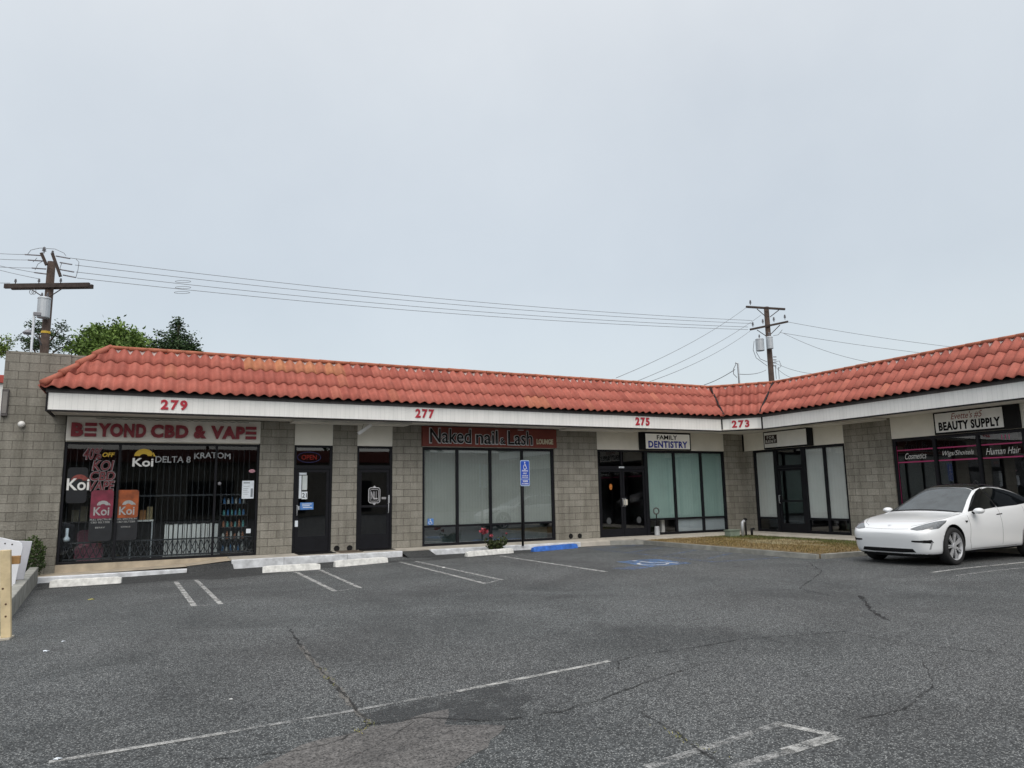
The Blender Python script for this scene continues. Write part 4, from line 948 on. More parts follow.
def tree(name, label, base, top, blobs, m_, lsize, n, trunk_r=.16, group='trees behind the shops', droop=.3):
    t = thing(name, label, 'tree', base, group if 'viewer' in label else None); b = Vector(base); T = Vector(top)
    mb = MB(); mb.tube([b, b.lerp(T, .4)+W(.1, .05, 0), b.lerp(T, .8), T], trunk_r, 8, trunk_r*.25)
    for (c, r_) in blobs:
        c = Vector(c); s_ = b.lerp(T, cl((c.z-b.z-1.)/(T.z-b.z), .2, .9)); mb.tube([s_, s_.lerp(c, .5)+W(0, 0, .1), c], trunk_r*.35, 6, .015)
    mb.build('trunk', m_bark, t, smooth=True); ml = MB()
    tot = sum((r_[0]*r_[1]*r_[2])**(2/3) for c, r_ in blobs)
    for (c, r_) in blobs:
        c = Vector(c); k = int(n*(r_[0]*r_[1]*r_[2])**(2/3)/tot); subs = []
        for j in range(max(5, k//45)):
            d = Vector((random.gauss(0, 1), random.gauss(0, 1), random.gauss(0, 1))).normalized(); q = random.uniform(.45, 1.)
            subs.append((c+Vector((d.x*r_[0]*q, d.y*r_[1]*q, d.z*r_[2]*q)), random.gauss(.5, .2), random.uniform(.14, .30)*min(r_)**.5))
        for j in range(k):
            sc, tn, sr = random.choice(subs)
            p = sc+Vector((random.gauss(0, sr), random.gauss(0, sr), random.gauss(0, sr*.8)))
            leaf(ml, p, lsize*random.uniform(.7, 1.4), lsize*.55, cl(tn+random.gauss(0, .15)), droop)
    ml.build('crown', m_, t); return t
def bl(px, py, dep, rw, rh): p = far(px, py, dep); return (tuple(p), (rw, rw, rh))
tp = far(108, 338, 33)
tree('leafy_tree', 'full bright green tree rising behind the left end of the tiled roof', (tp.x, tp.y, -.2), tuple(tp), [bl(93, 344, 33, .75, .95), bl(101, 336, 33, .5, .65), bl(119, 341, 33, .65, .8), bl(132, 343, 33.5, .7, .75), bl(104, 349, 32.5, .9, .8), bl(126, 351, 33, .9, .8), bl(80, 350, 33, .4, .5), bl(142, 351, 33, .45, .5), bl(96, 331, 33, .2, .3), bl(118, 333, 33, .2, .28), bl(133, 336, 33, .2, .28)], m_leaf, .17, 8000)
tp = far(179, 326, 35)
tree('slim_tree', 'slim dark green conifer-like tree right of the full bright green tree', (tp.x, tp.y, -.2), tuple(far(179, 321, 35)), [bl(179, 325, 35, .22, .45), bl(178, 335, 35, .45, .55), bl(180, 346, 35, .75, .6), bl(190, 345, 35, .4, .25), bl(161, 334, 35, .13, .28), bl(155, 347, 35, .4, .35), bl(172, 350, 35, .8, .4), bl(196, 351, 35, .35, .2)], m_leaf_d, .13, 5200, droop=-.3)
tp = far(47, 340, 36)
tree('sparse_tree', 'sparse dark tree standing behind the left utility pole', (tp.x-.6, tp.y, -.2), tuple(far(44, 336, 36)), [bl(38, 327, 36, .4, .35), bl(61, 327, 36, .22, .25), bl(56, 335, 36, .3, .2), bl(28, 343, 36, .5, .35), bl(66, 345, 36, .5, .35), bl(40, 345, 36, .6, .35)], m_leaf_d, .12, 2600, droop=-.2)
tp = far(-2, 342, 40)
tree('distant_tree', 'pale green tree at the far left edge beyond the end wall', (tp.x, tp.y, -.2), tuple(tp), [bl(0, 345, 40, .5, .7), bl(-8, 350, 40, .9, .8)], m_leaf, .13, 1600)

# ------------------------------------------------------------------ utility poles and wires
def insulator(p, m_, parent, h=.22, ax=(0, 0, 1), s=1.):
    prof_ = [(0, 0), (.02, 0), (.02, h*.3), (.06*s, h*.36), (.03, h*.5), (.055*s, h*.56), (.025, h*.75), (.045*s, h*.8), (.02, h), (0, h)]
    return MB().lathe(prof_, p, ax, 10).build('insulator', m_, parent, smooth=True)
A_ = far(48.5, 300, 31); pb = W(A_.x, A_.y, -.2); Z = lambda px, py, dep=31: far(px, py, dep).z
t = thing('utility_pole', 'dark wooden utility pole with transformer and long crossarm behind the left end of the roof', 'utility pole', pb, 'utility poles behind the shops')
ztop = Z(49, 260); MB().tube([pb, W(pb.x, pb.y, ztop)], .20, 12, .155).build('pole', m_wood_pole, t, smooth=True)
ax = (far(91, 289, 31)-far(8, 284, 31)); ax.z = 0; ax.normalize(); ay = W(-ax.y, ax.x, 0); zc = Z(49, 286)
def PF(u, v, d): return W(pb.x, pb.y, zc)+ax*u+W(0, 0, v)-ay*d
MB().box(PF, -1.80, 1.82, -.11, .09, .13, .25).build('crossarm', m_wood_arm, t, bevel=.01); MB().box(PF, -1.75, 1.75, -.06, .12, -.25, -.13).build('crossarm', m_wood_arm, t, bevel=.01)
for s_ in (-1, 1): MB().tube([PF(.75*s_, -.1, .2), PF(.06*s_, -.55, .16)], .022, 6).build('brace', m_wood_arm, t)
for a, b in ((far(46.5, 265, 30.8), far(41.3, 253, 30.8)), (far(60.5, 276.5, 30.8), far(52.3, 253.5, 30.8))): MB().tube([a, b], .085, 4).build('standoff_arm', m_wood_arm, t)
for u in (-1.35, -.35, .58): insulator(PF(u, .09, .19), m_porc, t)
insulator(W(pb.x, pb.y, ztop+.36)-ax*.30-ay*.1, m_porc, t, .3, s=1.5); insulator(W(pb.x, pb.y, ztop+.22)+ax*.1-ay*.14, m_porc, t, .25, s=1.2)
tr = MB(); tc_ = PF(.10, -1.05, .42); tr.lathe([(0, -.45), (.22, -.45), (.24, -.42), (.24, .36), (.26, .38), (.22, .45), (0, .47)], tc_, (0, 0, 1), 16); tr.build('transformer', m_galv, t, smooth=False)
insulator(tc_+W(0, 0, .44)-ax*.12, m_porc, t, .22); insulator(tc_+W(0, 0, .44)+ax*.12, m_porc, t, .22)
MB().lathe([(.182, -.05), (.182, .05)], PF(0, -2.03, 0), (0, 0, 1), 14).build('yellow_band', m_yellow, t)
for k, u in ((0, -.62), (1, -.52)): MB().tube([PF(u+.09*math.cos(R(a)), -.28+.11*math.sin(R(a)), .2) for a in range(0, 361, 30)], .014, 5).build('coil', m_wire, t)
mb = MB()                                                     # jumpers
for q in ([(27, 255), (31, 250), (40, 248), (55, 249), (64, 253), (66, 256)], [(33, 262), (37, 258)], [(35, 270), (38, 264), (43, 261)], [(76, 277), (78, 270), (79, 262), (76, 259)], [(62, 262), (60, 268), (61, 270)]):
    mb.tube([far(a, b, 31) for a, b in q], .012, 5)
mb.build('jumper_wire', m_wire, t)
for (x0, y0, x1, y1) in ((25, 254.5, 41, 255.5), (28, 260, 43, 261), (32, 268, 46, 269), (34.5, 272.5, 46, 274), (56, 256, 70, 258.5), (60, 262.5, 72, 264.5), (60, 269.5, 74, 272), (63, 275, 76, 277.5)):
    MB().tube([far(x0, y0, 31), far(x1, y1, 31)], .028, 6).build('strain_insulator', m_porc, t)
A2 = far(769, 345, 42); qb = W(A2.x, A2.y, -.2); q2 = lambda px, py: far(px, py, 42)
t = thing('utility_pole', 'wooden utility pole with two crossarms and two grey cans behind the roof corner', 'utility pole', qb, 'utility poles behind the shops')
MB().tube([qb, W(qb.x, qb.y, q2(767, 305.5).z)], .19, 12, .14).build('pole', m_wood_pole, t, smooth=True)
a2 = q2(785, 309)-q2(746.5, 307); 
MB().tube([q2(746, 306.8), q2(785, 309.2)], .075, 4).build('crossarm', m_wood_arm, t); MB().tube([q2(750, 329.6), q2(788, 321.6)], .075, 4).build('crossarm', m_wood_arm, t)
for a, b in (((757, 309), (765, 316)), ((779, 310), (770, 317)), ((757, 330), (766, 336)), ((780, 325), (771, 334))): MB().tube([q2(*a), q2(*b)], .025, 5).build('brace', m_wood_arm, t)
for q in ((750.5, 305), (753, 327), (763, 324), (774, 322), (785, 319.5)): insulator(q2(*q), m_porc, t, .3, s=1.3)
for px, py, r_ in ((757.8, 345, .24), (767.5, 343, .19)):
    c = q2(px, py)-cf*.35; MB().lathe([(0, -.36), (r_, -.36), (r_, .28), (r_*1.06, .3), (r_*.8, .36), (0, .37)], c, (0, 0, 1), 14).build('transformer', m_galv, t); insulator(c+W(0, 0, .36), m_porc, t, .25)
mb = MB()
for q in ([(753, 341), (752, 350), (755, 358), (766, 366)], [(755, 352), (759, 359), (766, 362)], [(772, 336), (777, 335), (781, 330)], [(773, 362), (778, 361), (780, 366), (777, 369)], [(774, 365), (775, 379)], [(777, 367), (778, 379)]): mb.tube([q2(*p)-cf*.2 for p in q], .016, 5)
mb.build('jumper_wire', m_wire, t)
for k in range(4): MB().tube([q2(772, 357+3*k)-cf*.2, q2(775, 357+3*k)-cf*.2], .03, 5).build('cable_clamp', m_porc, t)
def wire(p0, p1, r_, label, sag=.3, group='overhead wires'):
    P = [p0.lerp(p1, k/24)-W(0, 0, sag*4*(k/24)*(1-k/24)) for k in range(25)]
    return MB().tube(P, r_, 5).build('overhead_wire', m_wire, label=label, cat='wire', group=group, smooth=True)
LB = 'thin overhead wire strung between the two utility poles'
for (a, b), (c, d) in (((70, 258), (752, 320.5)), ((75, 265), (752, 323.5)), ((76, 272), (748, 327)), ((77, 278), (748, 329.6))): wire(far(a, b, 31), far(c, d, 42), .012, LB, .35, 'wires between the two utility poles')
for (a, b), (c, d) in (((26, 254.5), (-60, 246)), ((28, 260), (-60, 252)), ((32, 268), (-60, 260)), ((35, 272.5), (-60, 249)), ((40, 279), (-60, 252)), ((10, 283), (-60, 276))): wire(far(a, b, 31), far(c, d, 36), .011, 'thin overhead wire leading left from the left utility pole out of the picture', .1, 'wires leading left from the left pole')
for (a, b), (c, d), nm in (((747, 307), (616, 378), 'uppermost of the three'), ((761, 315), (630, 384), 'middle of the three'), ((750, 331), (640, 385), 'lowest of the three')): wire(q2(a, b), far(c, d, 26), .011, 'thin wire sloping down left from the pole at the roof corner, '+nm, .25, 'wires sloping left from the right pole')
for (a, b), (c, d), nm in (((788, 322), (1060, 357), 'topmost'), ((780, 332.5), (1060, 365), 'second from the top'), ((783, 333), (880, 364), 'steepest and thinnest'), ((771, 361), (830, 374), 'lowest of all'), ((772, 363), (800, 379), 'short and steep')): wire(q2(a, b), far(c, d, 44 if c > 900 else 38), .012, 'thin wire leading right from the pole at the roof corner, '+nm, .25, 'wires leading right from the right pole')
sp_ = [(183, 281.5), (183, 287.5), (182, 292.5)]
for i, q in enumerate(sp_):
    c = far(*q, 32.7); mb = MB(); mb.tube([c+cr*.36*math.cos(R(a))+cu*.05*math.sin(R(a)) for a in range(0, 361, 24)], .010, 5)
    mb.build('wire_spacer', m_wire, label='dark loop-shaped wire spacer on the overhead wires, %s of three' % ('topmost', 'middle', 'lowest')[i], cat='wire spacer', group='wire spacers')
c0 = far(739.5, 386, 27); c1 = far(737, 363, 27)
t = thing('service_mast', 'thin grey service mast with bent head rising behind the angled roof corner', 'mast', (c0.x, c0.y, 4.5))
MB().tube([W(c0.x, c0.y, 4.5), W(c0.x, c0.y, c1.z), W(c0.x, c0.y, c1.z+.03)-cr*.1], .035, 8).build('mast_pipe', m_galv, t, smooth=True)
MB().tube([far(736, 364, 27), far(733.5, 369, 27), far(733.5, 374, 27), far(737, 377.5, 27)], .014, 5).build('drip_loop', m_wire, t)
wire(far(735, 369.5, 27), far(704, 385, 30), .014, 'short dark cable from the service mast down to the roof', .05, 'service cables'); wire(far(738, 374, 27), far(766, 370, 42), .014, 'cable from the service mast to the pole at the roof corner', .1, 'service cables')
# small lamp mast on the parapet
c0 = far(31, 352, 22); t = thing('lamp_mast', 'slim pale mast with small lamp head rising behind the left end wall', 'lamp post', (c0.x, c0.y, -.2))
MB().tube([W(c0.x, c0.y, -.2), W(c0.x, c0.y, far(32, 311, 22).z)], .035, 8).build('pole', m_galv, t, smooth=True)
MB().box(W, c0.x-.02, c0.x+.18, c0.y-.05, c0.y+.05, far(32, 314, 22).z, far(32, 310.5, 22).z).build('lamp_head', m_porc, t, bevel=.01)
c1 = far(29, 333, 24); t = thing('street_lamp', 'grey dome lamp on a curved arm beside the left utility pole', 'lamp', c1)
MB().lathe([(0, .14), (.08, .13), (.2, .02), (.2, -.02), (.12, -.06), (0, -.07)], far(28, 333, 30), (0, 0, 1), 14).build('lamp_head', m_porc, t, smooth=True)
MB().tube([far(31, 333, 30), far(37, 336, 30), far(41, 344, 30.5), far(43, 352, 31)], .03, 6).build('arm', m_wire, t, smooth=True)

# ------------------------------------------------------------------ planter wall, boards and post at the left edge
t = thing('planter_wall', 'low grey concrete planter wall at the left of the lot', 'wall', (-1.9, -4.2, -.3))
mb = MB(); n = 0
a, b = Vector((-2.0, -1.30)), Vector((-1.62, -7.6)); tt = (b-a).normalized(); nn = Vector((tt.y, -tt.x))*.16
mb.v += [W(p.x, p.y, z) for p, zt in ((a, .075), (b, .09)) for p, z in ((p, -.4), (p+nn, -.4), (p+nn, zt), (p, zt))]
mb.f += [(0, 1, 5, 4), (1, 2, 6, 5), (2, 3, 7, 6), (3, 0, 4, 7), (0, 3, 2, 1), (4, 5, 6, 7)]; mb.mi += [0]*6
mb.build('wall_body', m_conc_gray, t, bevel=.012)
MB().prism(lambda u, v, d: W(u, v, d), [(-2.17, -1.3), (-5, -1.3), (-5, -7.6), (-1.8, -7.6)], -.3, -.02).build('planter_soil', mat('soil', (.10, .08, .06), .95, var=.3), t)
def board(name, pts, y0, y1, m_, label, lean=0.):
    mb = MB(); mb.prism(lambda u, v, d: W(u+lean*(v+.0), d, v), pts, y0, y1); return mb.build(name, m_, label=label, cat='board', bevel=.01)
t = thing('white_panel', 'white rounded-corner panel with screw holes behind the lumber post', 'panel', (-2.5, -5, -.02))
def FP(u, v, d): return W(u, -5.0-d, v)
P = [(-1.925, -.02), (-1.845, .66)]+[(-1.955+.11*math.cos(R(a)), .68+.11*math.sin(R(a))) for a in (0, 30, 60, 85)]+[(-2.2, .865), (-4.2, .95), (-4.2, -.02)]
MB().prism(FP, P, 0, .04).build('sheet', m_sheet, t, bevel=.008)
for k in range(5): MB().lathe([(0, .004), (.012, .003), (.014, 0)], FP(-2.0-.10*k, .735+.02*k, .041), (0, -1, 0), 8).build('screw', m_board, t)
t = thing('grey_panel', 'leaning pale grey board beside the shrub', 'panel', (-2.1, -4.3, .085))
MB().prism(lambda u, v, d: W(u, -4.3-d, v), [(-2.5, .088), (-1.885, .088), (-1.80, .745), (-2.5, .80)], 0, .03).build('sheet', m_sheet2, t, bevel=.006)
t = thing('lumber_post', 'raw yellow lumber post standing at the left edge of the lot', 'post', (-1.47, -9.3, gz(-1.5, -9.3)))
z0 = gz(-1.47, -9.3)
MB().prism(lambda u, v, d: W(u, d, v), [(-1.455, z0+.02), (-1.355, z0+.02), (-1.432, .865), (-1.54, .865)], -9.25, -9.35).build('post_body', m_lumber, t, bevel=.006)
MB().prism(lambda u, v, d: W(u, v, d), [(-1.70, -9.48), (-1.36, -9.40), (-1.34, -9.18), (-1.62, -9.16)], z0-.005, z0+.02).build('base_board', mat('pale_board', (.5, .46, .38), .8, var=.2), t)
for z_ in (.10, .24, .42): MB().lathe([(0, .002), (.010, .002), (.012, 0)], W(-1.43-.075*z_+.02*math.sin(9*z_), -9.351, z_), (0, -1, 0), 8).build('knot', mat('knot', (.10, .05, .03), .9, var=0), t)
MB().box(W, -1.46, -1.345, -9.24, -9.14, .69, .785).build('wood_block', m_lumber2, label='short stained wood block fixed to the lumber post', cat='wood block', bevel=.005)

# ------------------------------------------------------------------ corner fittings
t = thing('utility_box', 'low green utility box in the corner of the lawn', 'box', (16.85, -1.95, -.02))
MB().box(W, 16.62, 17.02, -2.12, -1.85, -.03, .16).build('box_body', m_greenbox, t, bevel=.015); MB().box(W, 16.6, 17.04, -2.14, -1.83, .161, .19).build('lid', m_greenbox, t, bevel=.01)
t = thing('water_pipe', 'cluster of short pipes and valves beside the green box', 'pipes', (17.2, -2.0, -.02))
MB().tube([W(17.12, -2.15, -.05), W(17.12, -2.15, .42), W(17.2, -2.15, .46)], .05, 8).build('pipe', m_grey, t, smooth=True)
MB().tube([W(17.3, -2.1, -.05), W(17.3, -2.1, .55)], .03, 8).build('pipe', m_dark, t, smooth=True); MB().tube([W(17.24, -2.1, .5), W(17.36, -2.1, .5)], .035, 6).build('valve', m_dark, t); MB().tube([W(17.45, -2.2, -.05), W(17.45, -2.2, .2), W(17.55, -2.2, .2)], .04, 8).build('pipe', m_dark, t, smooth=True)
t = thing('ash_stand', 'slim standing ashtray with ring top beside the double doors', 'ashtray', (15.22, -.2, 0))
MB().lathe([(0, 0), (.085, 0), (.09, .02), (.08, .28), (.075, .30), (0, .30)], W(15.22, -.2, .001), (0, 0, 1), 16).build('pot', m_grey, t, smooth=False)
MB().tube([W(15.22, -.2, .3), W(15.22, -.2, .72)], .022, 8).build('stem', m_dark, t, smooth=True)
MB().tube([W(15.22+.11*math.cos(R(a)), -.2, .80+.10*math.sin(R(a))) for a in range(0, 361, 20)], .022, 7).build('ring', m_board, t, smooth=True)
# litter
def litter(x, y, s_, m_, label, k=5):
    mb = MB(); P = [(x+s_*(1+random.uniform(-.4, .3))*math.cos(6.283*j/k), y+s_*(.6+random.uniform(-.2, .2))*math.sin(6.283*j/k)) for j in range(k)]
    z = gz(x, y)+.006; n = len(P); c = W(x, y, z+s_*.35)
    for j in range(n): mb.face((W(*P[j], z+random.uniform(0, .25*s_)), W(*P[(j+1) % n], z), c))
    mb.build('litter', m_, label=label, cat='litter', group='litter on the asphalt')
def gp(px, py):
    d = cf+cr*((px-512)/F_PX)-cu*((py-384)/F_PX); z = -.14
    for _ in range(20):
        p = CAM+d*((z-CAM.z)/d.z); z = gz(p.x, p.y)
    return p
p = gp(92, 600); litter(p.x, p.y, .06, mat('yellow_leaf', (.30, .28, .08), .8, var=.2), 'yellow-green crumpled scrap on the asphalt before the barred window', 7)
p = gp(46, 652); litter(p.x, p.y, .045, m_paper, 'white crumpled paper scrap near the lumber post'); p = gp(57, 760); litter(p.x, p.y, .03, m_paper, 'white paper scrap at the lower left on the asphalt')
p = gp(444, 568); litter(p.x, p.y, .05, m_white, 'small white scrap between two stall lines'); p = gp(63, 642); litter(p.x, p.y, .03, m_paper, 'tiny white scrap on the asphalt right of the lumber post'); p = gp(231, 700); litter(p.x, p.y, .018, m_white, 'tiny white speck of litter on the open asphalt')
# tyre of the lot's other side: what the shop windows face
t = thing('opposite_building', 'long low buff building across the street behind the viewer', 'building', (5, -46, 0))
MB().box(W, -30, 45, -56, -46, -.3, 4.6).build('wall', mat('buff_wall', (.20, .18, .15), .9, var=.2), t); MB().box(W, -30.4, 45.4, -56.4, -45.4, 4.6, 5.6).build('roof', mat('dark_red_roof', (.14, .04, .03), .8, var=.2), t)
for k in range(12): MB().box(W, -27+6*k, -23.5+6*k, -45.99, -45.95, .2, 3.).build('window', m_dark, t)
for k in range(7):
    x = -34+13*k+random.uniform(-2, 2)
    tree('street_tree', 'dark round street tree across the street behind the viewer', (x, -60, -.2), (x, -60, 9), [((x+random.gauss(0, 1.5), -60+random.gauss(0, 1.5), 9+random.gauss(0, 1.)), (2.6, 2.6, 2.2)) for _ in range(4)], m_leaf_d, .9, 700, .3, 'street trees across the street')

# ------------------------------------------------------------------ neighbour beyond the end wall
n0 = far(4, 382, 33); t = thing('neighbour_building', 'white neighbouring building with red roof edge at the far left', 'building', (n0.x-3, n0.y+3, 0))
MB().box(W, n0.x-8, n0.x, n0.y, n0.y+8, -.3, n0.z-.05).build('wall', m_white, t); MB().box(W, n0.x-8.2, n0.x+.15, n0.y-.15, n0.y+8.2, n0.z-.05, n0.z+.3).build('roof', mat('red_edge', (.36, .06, .045), .7, var=.2), t)
MB().box(W, n0.x-1.2, n0.x-.35, n0.y-.02, n0.y+.04, n0.z-1.9, n0.z-.7).build('window', g_dark, t)

# ------------------------------------------------------------------ the parked car (built at the origin, nose along +X)
m_car = NT('car_white'); m_car.base((.80, .82, .835)); m_car.b.inputs['Roughness'].default_value = .3; m_car.b.inputs['Coat Weight'].default_value = 1.; m_car.b.inputs['Coat Roughness'].default_value = .02; m_car = m_car.m
m_cg = mat('car_glass_black', (.004, .005, .006), .04, var=0, spec=.42); m_ws = mat('windshield_glass', (.050, .060, .065), .04, var=.3, scale=4, spec=.6)
m_tyre = mat('tyre_rubber', (.016, .016, .017), .85, var=.15); m_rim = mat('alloy_rim', (.62, .63, .65), .35, .5, var=.05); m_well = mat('wheel_well', (.008, .008, .009), .9, var=0)
m_lens = mat('headlamp_lens', (.10, .108, .115), .06, var=.35, scale=18, coat=1.); m_tail = mat('tail_lens', (.25, .01, .012), .1, var=0, coat=1.)
car = thing('parked_car', 'white four-door fastback sedan with black glass roof parked beside the lawn', 'car', (0, 0, 0))
ST = [  # X, w, zb, zlow, zmid, wsh, zsh, (y6,z6), (y7,z7), (y8,z8), z9
 (2.300, .52, .245, .36, .48, .52, .540, (.46, .562), (.33, .572), (.17, .577), .579),
 (2.265, .70, .190, .34, .50, .685, .580, (.62, .606), (.42, .62), (.21, .625), .627),
 (2.150, .835, .165, .34, .54, .80, .640, (.72, .668), (.48, .686), (.24, .694), .696),
 (1.950, .905, .160, .35, .59, .865, .722, (.77, .748), (.51, .756), (.26, .764), .766),
 (1.650, .922, .165, .37, .62, .875, .805, (.77, .825), (.53, .826), (.27, .833), .835),
 (1.300, .925, .170, .38, .64, .878, .848, (.79, .865), (.54, .868), (.28, .876), .879),
 (1.080, .925, .175, .38, .64, .880, .872, (.80, .890), (.66, .896), (.36, .906), .910),
 (.900, .925, .180, .38, .65, .878, .888, (.838, .908), (.80, .930), (.42, .960), .970),
 (.430, .925, .185, .38, .66, .875, .915, (.832, .938), (.675, 1.165), (.40, 1.205), 1.215),
 (.020, .925, .185, .38, .67, .872, .938, (.828, .962), (.592, 1.365), (.37, 1.405), 1.415),
 (-.40, .925, .185, .38, .68, .870, .960, (.825, .984), (.568, 1.425), (.36, 1.462), 1.472),
 (-.95, .925, .185, .38, .69, .868, .995, (.815, 1.015), (.555, 1.400), (.35, 1.435), 1.445),
 (-1.55, .925, .190, .39, .70, .860, 1.015, (.795, 1.035), (.54, 1.315), (.34, 1.350), 1.360),
 (-2.02, .91, .215, .41, .71, .825, 1.035, (.755, 1.055), (.55, 1.150), (.35, 1.178), 1.186),
 (-2.2, .875, .25, .42, .72, .79, 1.03, (.72, 1.055), (.53, 1.07), (.34, 1.075), 1.08),
 (-2.35, .80, .30, .45, .72, .73, .96, (.66, .985), (.47, .995), (.3, 1.0), 1.0),
 (-2.40, .68, .34, .48, .70, .64, .86, (.58, .88), (.42, .885), (.27, .89), .89)]
mb = MB(); rings = []
for (X, w_, zb, zl, zm, ws, zs, p6, p7, p8, z9) in ST:
    half = [(w_*.78, zb), (w_*.945, zb+.045), (w_*.968, zl), (w_*1.003, zm), (ws, zs), p6, p7, p8]
    ring = [(0, zb)]+half+[(0, z9)]+[(-y, z) for y, z in reversed(half)]
    bx = lambda z: -.075*cl((.50-z)/.30)*cl((X-2.0)/.25)              # the nose tucks in below its leading edge
    rings.append([W(X+bx(z), y, z) for y, z in ring])
n = len(rings[0])
for r_ in rings: mb.v += r_
for i in range(len(rings)-1):
    for j in range(n): mb.f.append((i*n+j, (i+1)*n+j, (i+1)*n+(j+1) % n, i*n+(j+1) % n)); mb.mi.append(0)
for base, rev in ((0, False), ((len(rings)-1)*n, True)):      # closed ends, in quads
    h = n//2
    for k in range(h):
        q = [base+k, base+k+1, base+(n-k-1) % n, base+(n-k) % n]
        q = list(dict.fromkeys(q))
        if len(q) > 2: mb.f.append(tuple(reversed(q)) if rev else tuple(q)); mb.mi.append(0)
body0 = mb.build('body', m_car, car, smooth=True)
bm = bmesh.new(); bm.from_mesh(body0.data); bmesh.ops.recalc_face_normals(bm, faces=bm.faces); bm.to_mesh(body0.data); bm.free()
sb = body0.modifiers.new('s', 'SUBSURF'); sb.levels = 3; sb.render_levels = 3
dg = bpy.context.evaluated_depsgraph_get(); dg.update()
me_s = bpy.data.meshes.new_from_object(body0.evaluated_get(dg))
bvh = BVHTree.FromPolygons([v.co.copy() for v in me_s.vertices], [tuple(p.vertices) for p in me_s.polygons])
AXF, AXR, WR = 1.44, -1.435, .335
cut = MB()
for ax_ in (AXF, AXR):
    for s_ in (-1, 1):
        c = MB().tube([W(ax_, .60*s_, WR+.015), W(ax_, 1.2*s_, WR+.015)], .372, 40); k = len(cut.v); cut.v += c.v; cut.f += [tuple(q+k for q in f) for f in c.f]; cut.mi += c.mi
co = cut.build('cutter', m_well); co.location = (0, 0, 0)
co.data.clear_geometry(); co.data.from_pydata(cut.v, [], cut.f)
bm = bmesh.new(); bm.from_mesh(co.data); bmesh.ops.recalc_face_normals(bm, faces=bm.faces); bm.to_mesh(co.data); bm.free()
bo = body0.modifiers.new('b', 'BOOLEAN'); bo.operation = 'DIFFERENCE'; bo.object = co; bo.solver = 'EXACT'
dg = bpy.context.evaluated_depsgraph_get(); dg.update()
me_b = bpy.data.meshes.new_from_object(body0.evaluated_get(dg))
body0.modifiers.clear(); body0.data = me_b; bpy.data.objects.remove(co)
me_b.materials.clear(); me_b.materials.append(m_car); me_b.materials.append(m_well)
for p in me_b.polygons:
    c = p.center; p.use_smooth = True; p.material_index = 0
    inw = any(math.hypot(c.x-a_, c.z-WR-.015) < .3735 for a_ in (AXF, AXR)) and abs(c.y) < .918 and abs(c.y) > .58
    if inw or (p.normal.z < -.75 and c.z < .26): p.material_index = 1
    if inw: p.use_smooth = False
def shoot(o, d):
    h = bvh.ray_cast(o, d); return (h[0], h[1]) if h[0] is not None else (None, None)
def patch(pts, d, name, m_, off=.004, rows=14, cols=16, parent=None):
    """a thin shaped piece lying on the body: outline given by rough 3-D points, seen along d"""
    d = Vector(d).normalized(); a = d.orthogonal().normalized() if abs(d.z) > .9 else Vector((0, 0, 1)).cross(d).normalized(); b = d.cross(a).normalized()
    if abs(d.z) > .9: a, b = Vector((0, 1, 0)), Vector((1, 0, 0))
    P = [(Vector(p).dot(a), Vector(p).dot(b)) for p in pts]; vs = [q[1] for q in P]; v0, v1 = min(vs), max(vs); mb = MB(); G = []
    for r_ in range(rows+1):
        v = v0+(v1-v0)*(.002+.996*r_/rows); X = []
        for (x0, y0), (x1, y1) in zip(P, P[1:]+P[:1]):
            if (y0 <= v) != (y1 <= v): X.append(x0+(x1-x0)*(v-y0)/(y1-y0))
        if len(X) < 2: continue
        row = []
        for c in range(cols+1):
            o = a*(min(X)+(max(X)-min(X))*c/cols)+b*v-d*4; h, nn = shoot(o, d)
            row.append(h+(nn if nn.dot(d) < 0 else -nn)*off if h else None)
        G.append(row)
    for r0, r1 in zip(G, G[1:]):
        for c in range(cols):
            q = (r0[c], r0[c+1], r1[c+1], r1[c])
            if all(x is not None for x in q): mb.face(q)
    o = mb.build(name, m_, parent or car, smooth=True)
    bm = bmesh.new(); bm.from_mesh(o.data); bmesh.ops.remove_doubles(bm, verts=bm.verts, dist=.0008)
    for f in bm.faces:
        if f.normal.dot(d) > 0: f.normal_flip()
    bm.to_mesh(o.data); bm.free(); return o
def seam(pts, d, r_=.0035, name='seam', m_=None):
    d = Vector(d).normalized(); P = []
    for p, q in zip(pts, pts[1:]):
        for k in range(10):
            h, nn = shoot(Vector(p).lerp(Vector(q), k/10)-d*3, d)
            if h: P.append(h)
    if len(P) > 1: return MB().tube(P, r_, 5).build(name, m_ or m_board, car)
